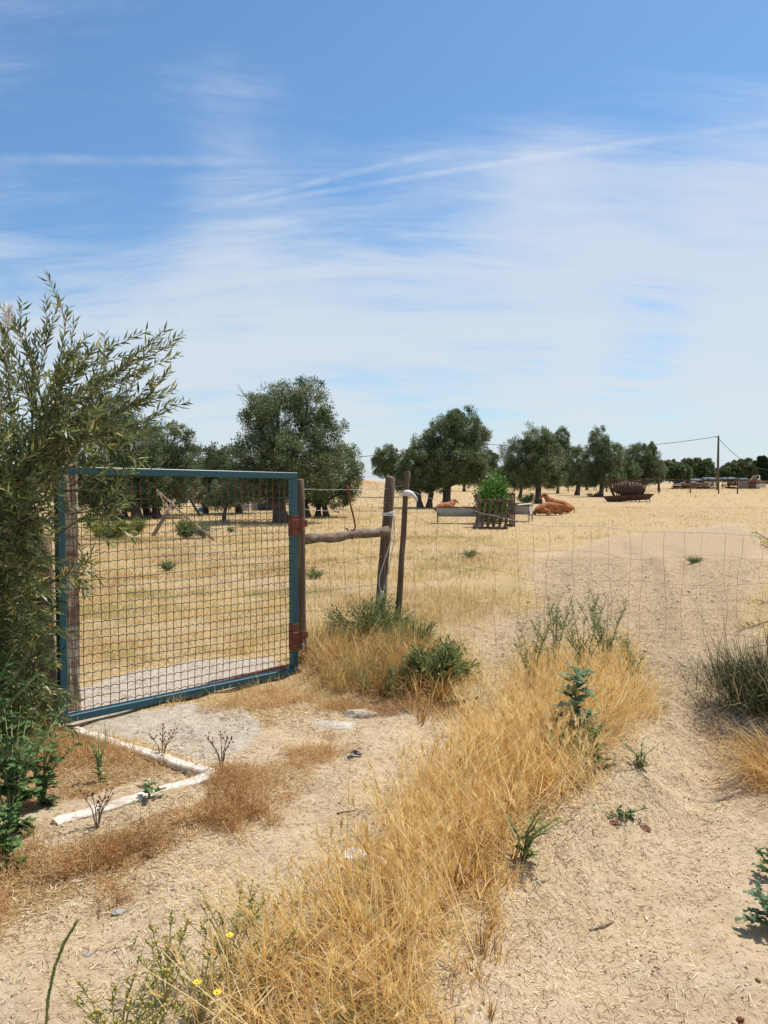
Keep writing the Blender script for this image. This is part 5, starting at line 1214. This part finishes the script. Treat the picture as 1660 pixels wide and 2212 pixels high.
# ------------------------------------------------------------------ cows
def cow(label, base, rz, neck=.0, headup=.0, scale=1.0, tilt=0):
    t = thing('cow', label, 'cow', base, rz, 'brown cattle lying in the field'); t.scale = (scale,)*3
    hx = 1.18; 
    V = [(-.74, 0, .50), (-.35, 0, .53), (.15, 0, .52), (.55, 0, .56), (.80, neck*.25, .80+headup*.6), (.98, neck*.6, .98+headup), (1.20, neck*.95, .90+headup*.95), (1.38, neck*1.15, .78+headup*.85),
         (-.62, -.34, .30), (-.20, -.50, .24), (-.55, -.62, .08), (-.20, -.66, .05), (-.62, .30, .30), (-.20, .44, .22), (-.50, .55, .08),
         (.52, -.28, .26), (.80, -.36, .14), (.50, -.42, .06), (.52, .26, .26), (.85, .30, .12), (.62, .38, .05),
         (-.98, .02, .40), (-1.05, .10, .18), (-1.02, .2, .04), (.95, neck*.6+.17, 1.03+headup), (.93, neck*.6-.17, 1.03+headup)]
    Rr = [.35, .36, .39, .36, .20, .135, .105, .075, .22, .15, .07, .045, .20, .14, .06, .15, .09, .05, .15, .09, .05, .05, .025, .03, .035, .035]
    E = [(0, 1), (1, 2), (2, 3), (3, 4), (4, 5), (5, 6), (6, 7), (0, 8), (8, 9), (9, 10), (10, 11), (0, 12), (12, 13), (13, 14), (3, 15), (15, 16), (16, 17), (3, 18), (18, 19), (19, 20), (0, 21), (21, 22), (22, 23), (5, 24), (5, 25)]
    me = bpy.data.meshes.new('body'); me.from_pydata(V, E, []); o = bpy.data.objects.new('body', me); col.objects.link(o); o.parent = t
    sk = o.modifiers.new('s', 'SKIN'); sl = me.skin_vertices[0].data
    for i, r in enumerate(Rr): sl[i].radius = (r, r)
    sl[0].use_root = True
    o.modifiers.new('u', 'SUBSURF').levels = 2; o.modifiers['u'].render_levels = 2
    sk.use_smooth_shade = True
    bpy.context.view_layer.update(); dg = bpy.context.evaluated_depsgraph_get(); m2 = bpy.data.meshes.new_from_object(o.evaluated_get(dg)); o.modifiers.clear(); o.data = m2; m2.name = 'body'
    for v in m2.vertices: v.co.z = max(v.co.z, -.02)
    m2.materials.clear(); m2.materials.append(M['cow']); m2.polygons.foreach_set('use_smooth', np.ones(len(m2.polygons), bool))
    for s_ in (-1, 1):
        e = MB(); ico(e, (.94, neck*.6+s_*.20, 1.04+headup), .06, 1, (.6, 1.5, .5)); e.build('ear', M['cow'], o, True)
        e = MB(); ico(e, (1.12, neck*.8+s_*.095, .99+headup), .018); e.build('eye', M['cable'], o, True)
    e = MB(); ico(e, (1.41, neck*1.18, .76+headup*.85), .062, 2, (.8, 1, .8)); e.build('muzzle', M['paleWood'], o, True)
    return t
cow('brown cow lying curled up, the nearer of the pair right of the boxy trough', P(1186, 1113), R(20), neck=-.5, headup=-.45, scale=.74)
cow('brown cow lying behind and right of its neighbour with its head raised', P(1208, 1109), R(150), neck=-.35, headup=.22, scale=.78)
cow('brown calf lying low at the left of the pair, mostly behind the boxy trough', P(1149, 1113), R(10), neck=.1, headup=-.25, scale=.26)
cow('brown cow resting behind the long grey trough at its left end', P(962, 1108), R(30), neck=.1, headup=.05, scale=.62)

# ------------------------------------------------------------------ leaning poles, tarp, blocks behind the gate
def pole(label, a, b, r, mat='paleWood', yb_=None):
    B = P(*b); A = W(a[0], a[1], B.y+.3); mb = MB(); mb.tube([(0, 0, -.02), (A-B)*.5+Vector((0, 0, -.03)), A-B], [r, r*.9, r*.7], 7, rough=.06); o = mb.build('wooden_pole', M[mat], None, True); o.location = B; return tag(o, label, 'pole', 'poles leaning together behind the gate')
pole('long pale pole leaning to the left over the round bush behind the gate', (338, 1058), (466, 1168), .035)
pole('thin pale pole crossing behind the leaning brown one', (342, 1062), (397, 1164), .025)
pole('thick dark brown pole leaning to the right behind the gate', (378, 1078), (330, 1158), .06, 'pinkwood')
pole('dark pole wrapped in rags leaning to the left behind the gate', (395, 1050), (434, 1116), .06, 'darkrag')
def cloth(name, label, cat, px0, py0, px1, py1, Yd, mat, th=.12, n=10):
    a = W(px0, py0, Yd); b = W(px1, py1, Yd); V = []; c0 = Vector((a.x, Yd, b.z)); w_ = b.x-a.x; h_ = a.z-b.z
    mb = MB(); bm = bmesh.new(); bmesh.ops.create_cube(bm, size=1); bmesh.ops.subdivide_edges(bm, edges=bm.edges[:], cuts=n-1, use_grid_fill=True)
    for v in bm.verts:
        u = v.co.x+.5; z = v.co.z+.5; fold = math.sin(u*17+z*3)*.5+math.sin(u*9-z*5)*.5
        shp = 1-.22*z**2; v.co = Vector((w_*(.5+(u-.5)*shp)+random.uniform(-.01, .01), v.co.y*th*(1-.3*z)+(fold*.05 if v.co.y < 0 else 0), h_*z*(1-.15*abs(u-.5)*z)+random.uniform(-.01, .01)))
    bm.verts.index_update(); o = mesh_obj(name, [v.co.copy() for v in bm.verts], [[v.index for v in f.verts] for f in bm.faces], M[mat], None, True); bm.free(); o.location = c0; return tag(o, label, cat)
Yb = P(575, 1103).y
cloth('plastic_sheeting', 'heap wrapped in shiny black plastic sheeting under the largest olive tree', 'tarpaulin', 560, 1057, 597, 1102, Yb, 'blackplastic', .7)
cloth('blue_rag', 'bright blue cloth hanging on the leaning poles behind the gate', 'cloth', 395, 1068, 404, 1086, P(434, 1116).y+.1, 'bluecloth', .08, 5)
cloth('blue_rag', 'faded blue cloth lying on the ground right of the leaning poles', 'cloth', 428, 1096, 446, 1106, P(440, 1108).y, 'bluecloth', .2, 5)
def block(label, px0, py0, px1, py1, mat, th, rz=0, cat='stone block'):
    B = P((px0+px1)/2, py1); kk = B.y/F; mb = MB(); mb.box((0, 0, (py1-py0)*kk/2), ((px1-px0)*kk, th, (py1-py0)*kk), bev=.03); o = mb.build('stone_block', M[mat]); o.location = B; o.rotation_euler = (0, 0, rz); return tag(o, label, cat)
block('upright whitish stone slab left of the black plastic heap', 543, 1073, 560, 1103, 'stonepale', .35, .1)
block('lower grey stone block left of the upright whitish slab', 517, 1084, 541, 1104, 'stone', .5, -.1)
block('small grey stone resting behind the low block', 524, 1076, 540, 1087, 'stone', .4, .1)
mb = MB()
for i in range(9): lump(mb, (random.uniform(-.5, .5), random.uniform(-.2, .2), .03), .10, (1.4, 1, .35), .3, 1)
o = mb.build('rubbish', M['white']); o.location = P(610, 1104); tag(o, 'scattered white rubbish on the ground right of the black plastic heap', 'rubbish', None, 'stuff')

# ------------------------------------------------------------------ far fence, pole, sheds
def fpost(px, py, hpx, lab, mat='polewood'):
    B = P(px, py); B.z = H(B.x, B.y); kk = B.y/F; mb = MB(); mb.tube([(0, 0, -.1), (0, 0, hpx*kk*.5), (random.uniform(-.05, .05), 0, hpx*kk)], [.09, .085, .08], 6); o = mb.build('fence_post', M[mat], None, True); o.location = B; return tag(o, lab, 'post', 'thin posts of the far field fence'), B+Vector((0, 0, hpx*kk))
FP = [(775, 1060, 24, 'far fence post standing left of the rounded olive tree'), (1112, 1063, 20, 'far fence post behind the low spreading olive tree'), (1228, 1063, 30, 'far fence post between the narrow and the squat olive tree'), (1311, 1062, 22, 'far fence post just left of the hay feeder top'),
      (1424, 1066, 36, 'far fence post right of the hay feeder at the rightmost olive tree'), (1492, 1066, 32, 'far fence post midway between the feeder and the utility pole'), (1553, 1067, 30, 'far fence post at the foot of the utility pole'), (1594, 1067, 32, 'far fence post in front of the corrugated sheets')]
tops = [fpost(*a)[1] for a in FP]
f2 = thing('field_fence', 'thin wires strung along the far fence posts across the field', 'wire fence', (tops[0].x, tops[0].y, 0)); oo = f2.location.copy()
tp2 = [tops[4], tops[5], tops[6], tops[7], tops[7]+Vector((18, 0, 0))]
tp1 = tops[:5]
for q_ in (tp1, tp2):
    for dz_ in (.25, .8): mb = MB(); mb.tube([p-oo-Vector((0, 0, dz_)) for p in q_], .012, 4, 0, False); mb.build('strand', M['wirerust'], f2)
def upole(px, py, ytop, lab, r=.17):
    B = P(px, py); B.z = H(B.x, B.y); T = W(px, ytop, B.y); t = thing('utility_pole', lab, 'utility pole', B)
    mb = MB(); mb.tube([(0, 0, -.3), (0, 0, (T.z-B.z)*.5), (0, 0, T.z-B.z)], [r*1.35, r*1.1, r*.85], 10); mb.build('shaft', M['polewood'], t, True)
    mb = MB(); mb.tube([(-.6, 0, T.z-B.z-.25), (.12, 0, T.z-B.z-.3)], .05, 6); ico(mb, (-.6, 0, T.z-B.z-.12), .11); mb.build('insulator_arm', M['cable'], t); return T
T1 = upole(1551, 1059, 941, 'tall brown wooden utility pole at the right, standing against the sky', .19)
T2 = upole(972, 1061, 950, 'wooden utility pole hidden behind the tall windswept olive tree')
def cable(a, b, sag, lab):
    mb = MB(); n = 40; mb.tube([(b-a)*(i/n)-Vector((0, 0, sag*4*(i/n)*(1-i/n))) for i in range(n+1)], .045, 5, 0, False); o = mb.build('overhead_cable', M['cable']); o.location = a; return tag(o, lab, 'cable', 'overhead cables')
cable(T1-Vector((.5, 0, .2)), T2, 1.7, 'overhead cable sagging from the utility pole left over the olive trees')
cable(T2, W(140, 905, T1.y*.8), 4.6, 'overhead cable crossing the gap left of the rounded olive tree and behind the largest one')
cable(T1-Vector((0, 0, .3)), W(1750, 970, T1.y+40), 5.4, 'overhead cable dropping right from the utility pole to the right edge')
# sheds
Ys = P(1500, 1056).y; ks = Ys/F
def SX(px): return (px-830)*ks
def SZ(py): return W(830, py, Ys).z
B0 = Vector((SX(1500), Ys, 0))
t = thing('animal_shed', 'long low shelter with dark tarpaulin roof behind the utility pole', 'shed', B0)
for (x0, x1, y0) in ((1452, 1478, 1040), (1482, 1512, 1039), (1516, 1552, 1036), (1552, 1590, 1036), (1590, 1612, 1037)):
    mb = MB(); nseg = 8
    V = []; 
    for i in range(nseg+1):
        for (y, dz_) in ((-1.4, -.1), (0, .18), (1.4, -.05)): V.append((SX(x0+(x1-x0)*i/nseg)-B0.x, y, SZ(y0)+dz_+random.uniform(-.12, .12)))
    Fs = [(i*3+j, i*3+j+1, (i+1)*3+j+1, (i+1)*3+j) for i in range(nseg) for j in range(2)]
    o = mesh_obj('roof_sheet', V, Fs, M['darktarp'], t); md = o.modifiers.new('t', 'SOLIDIFY'); md.thickness = .3
for x in (1452, 1480, 1514, 1535, 1555, 1588): mb = MB(); mb.beam((SX(x)-B0.x, -1.2, 0), (SX(x)-B0.x, -1.2, SZ(1038)), .14, .14); mb.build('support', M['polewood'], t)
for (x0, x1, yt, yb2) in ((1517, 1549, 1040, 1045), (1520, 1547, 1047, 1050)): mb = MB(); mb.box(((SX(x0)+SX(x1))/2-B0.x, -1.1, (SZ(yt)+SZ(yb2))/2), (SX(x1)-SX(x0), .1, abs(SZ(yt)-SZ(yb2)))); mb.build('board', M['stonepale'], t)
def panel(name, label, cat, x0, x1, y0, mat, corr=0, dy=0):
    w_ = SX(x1)-SX(x0); h_ = SZ(y0); n = 24 if corr else 2; V = []; 
    for i in range(n+1):
        yv = (.07 if i % 2 else -.07) if corr else 0
        V += [(w_*i/n, yv, 0), (w_*i/n, yv, h_*(1+random.uniform(-.02, .02)))]
    o = mesh_obj(name, V, [(2*i, 2*i+1, 2*i+3, 2*i+2) for i in range(n)], M[mat]); o.location = (SX(x0), Ys-2.5+dy, 0); md = o.modifiers.new('t', 'SOLIDIFY'); md.thickness = .08; return tag(o, label, cat)
panel('corrugated_sheet', 'upright grey corrugated sheets left of the maroon panel', 'metal sheet', 1584, 1604, 1039, 'corr', 1)
panel('metal_sheet', 'tall maroon metal panel among the sheds at the right', 'metal sheet', 1604, 1622, 1038, 'door', 0, .15)
t = thing('white_box', 'white boarded box right of the maroon panel with scrap wood on top', 'box', (SX(1634), Ys-1.2, 0)); mb = MB(); mb.box((0, 0, SZ(1045)/2+.15), (SX(1646)-SX(1622), 1.4, SZ(1045)-.3), bev=.04); mb.build('walls', M['whitepanel'], t)
mb = MB(); mb.box((0, 0, SZ(1045)+.12), (SX(1650)-SX(1620), 1.7, .14)); mb.build('top', M['polewood'], t)
def pile(name, label, cat, x0, x1, ytop, mats, n, yoff=0, z0=0.0, lmax=3.0):
    mb = MB(); c = Vector(((SX(x0)+SX(x1))/2, Ys+yoff, z0)); hw = (SX(x1)-SX(x0))/2; hh = SZ(ytop)-z0
    for i in range(n):
        x = random.uniform(-hw, hw); z = random.uniform(0, hh)*(1-abs(x/hw)**2*.5); a = random.uniform(-.5, .5); L = random.uniform(.6, lmax)
        mb.beam((x-L/2*math.cos(a), random.uniform(-1, 1), z), (x+L/2*math.cos(a), random.uniform(-1, 1), max(.05, z+L*math.sin(a)*.5)), random.uniform(.08, .35), random.uniform(.06, .25), random.randrange(len(mats)))
    o = mb.build(name, [M[m] for m in mats]); o.location = c; return tag(o, label, cat, None, 'stuff')
pile('scrap_heap', 'long heap of rusty scrap metal and boards at the far edge of the field', 'scrap', 1440, 1518, 1042, ['rustdark', 'rustdark', 'polewood', 'stonepale'], 110, -5)
pile('scrap_wood', 'loose brown scrap wood piled on the white box', 'scrap', 1624, 1646, 1038, ['pinkwood', 'rust', 'paleWood'], 24, -1.2, SZ(1045)+.2, 2.0)
pile('scrap_heap', 'small jumble of scrap between the tarpaulin roof and the corrugated sheets', 'scrap', 1566, 1584, 1040, ['rustdark', 'polewood'], 24, -1)
mb = MB(); mb.add([(-1.0, 0, 0), (1.0, 0, 0), (.9, 0, 1.2), (0.1, 0, 2.6), (-1.0, 0, 1.0), (-1.0, .8, 0), (1.0, .8, 0), (.9, .8, 1.2), (.1, .8, 2.6), (-1.0, .8, 1.0)], [(0, 1, 2, 3, 4), (9, 8, 7, 6, 5), (0, 5, 6, 1), (1, 6, 7, 2), (2, 7, 8, 3), (3, 8, 9, 4), (4, 9, 5, 0)])
o = mb.build('timber_gable', M['pinkwood']); o.location = (SX(1640), Ys+2, SZ(1050)); o.scale = (1.2, 1, .9); mb = MB(); tag(o, 'pointed orange brown timber piece behind the white box', 'timber')
for v in o.data.vertices:
    if v.co.z < .01: v.co.z = -SZ(1050)/.9
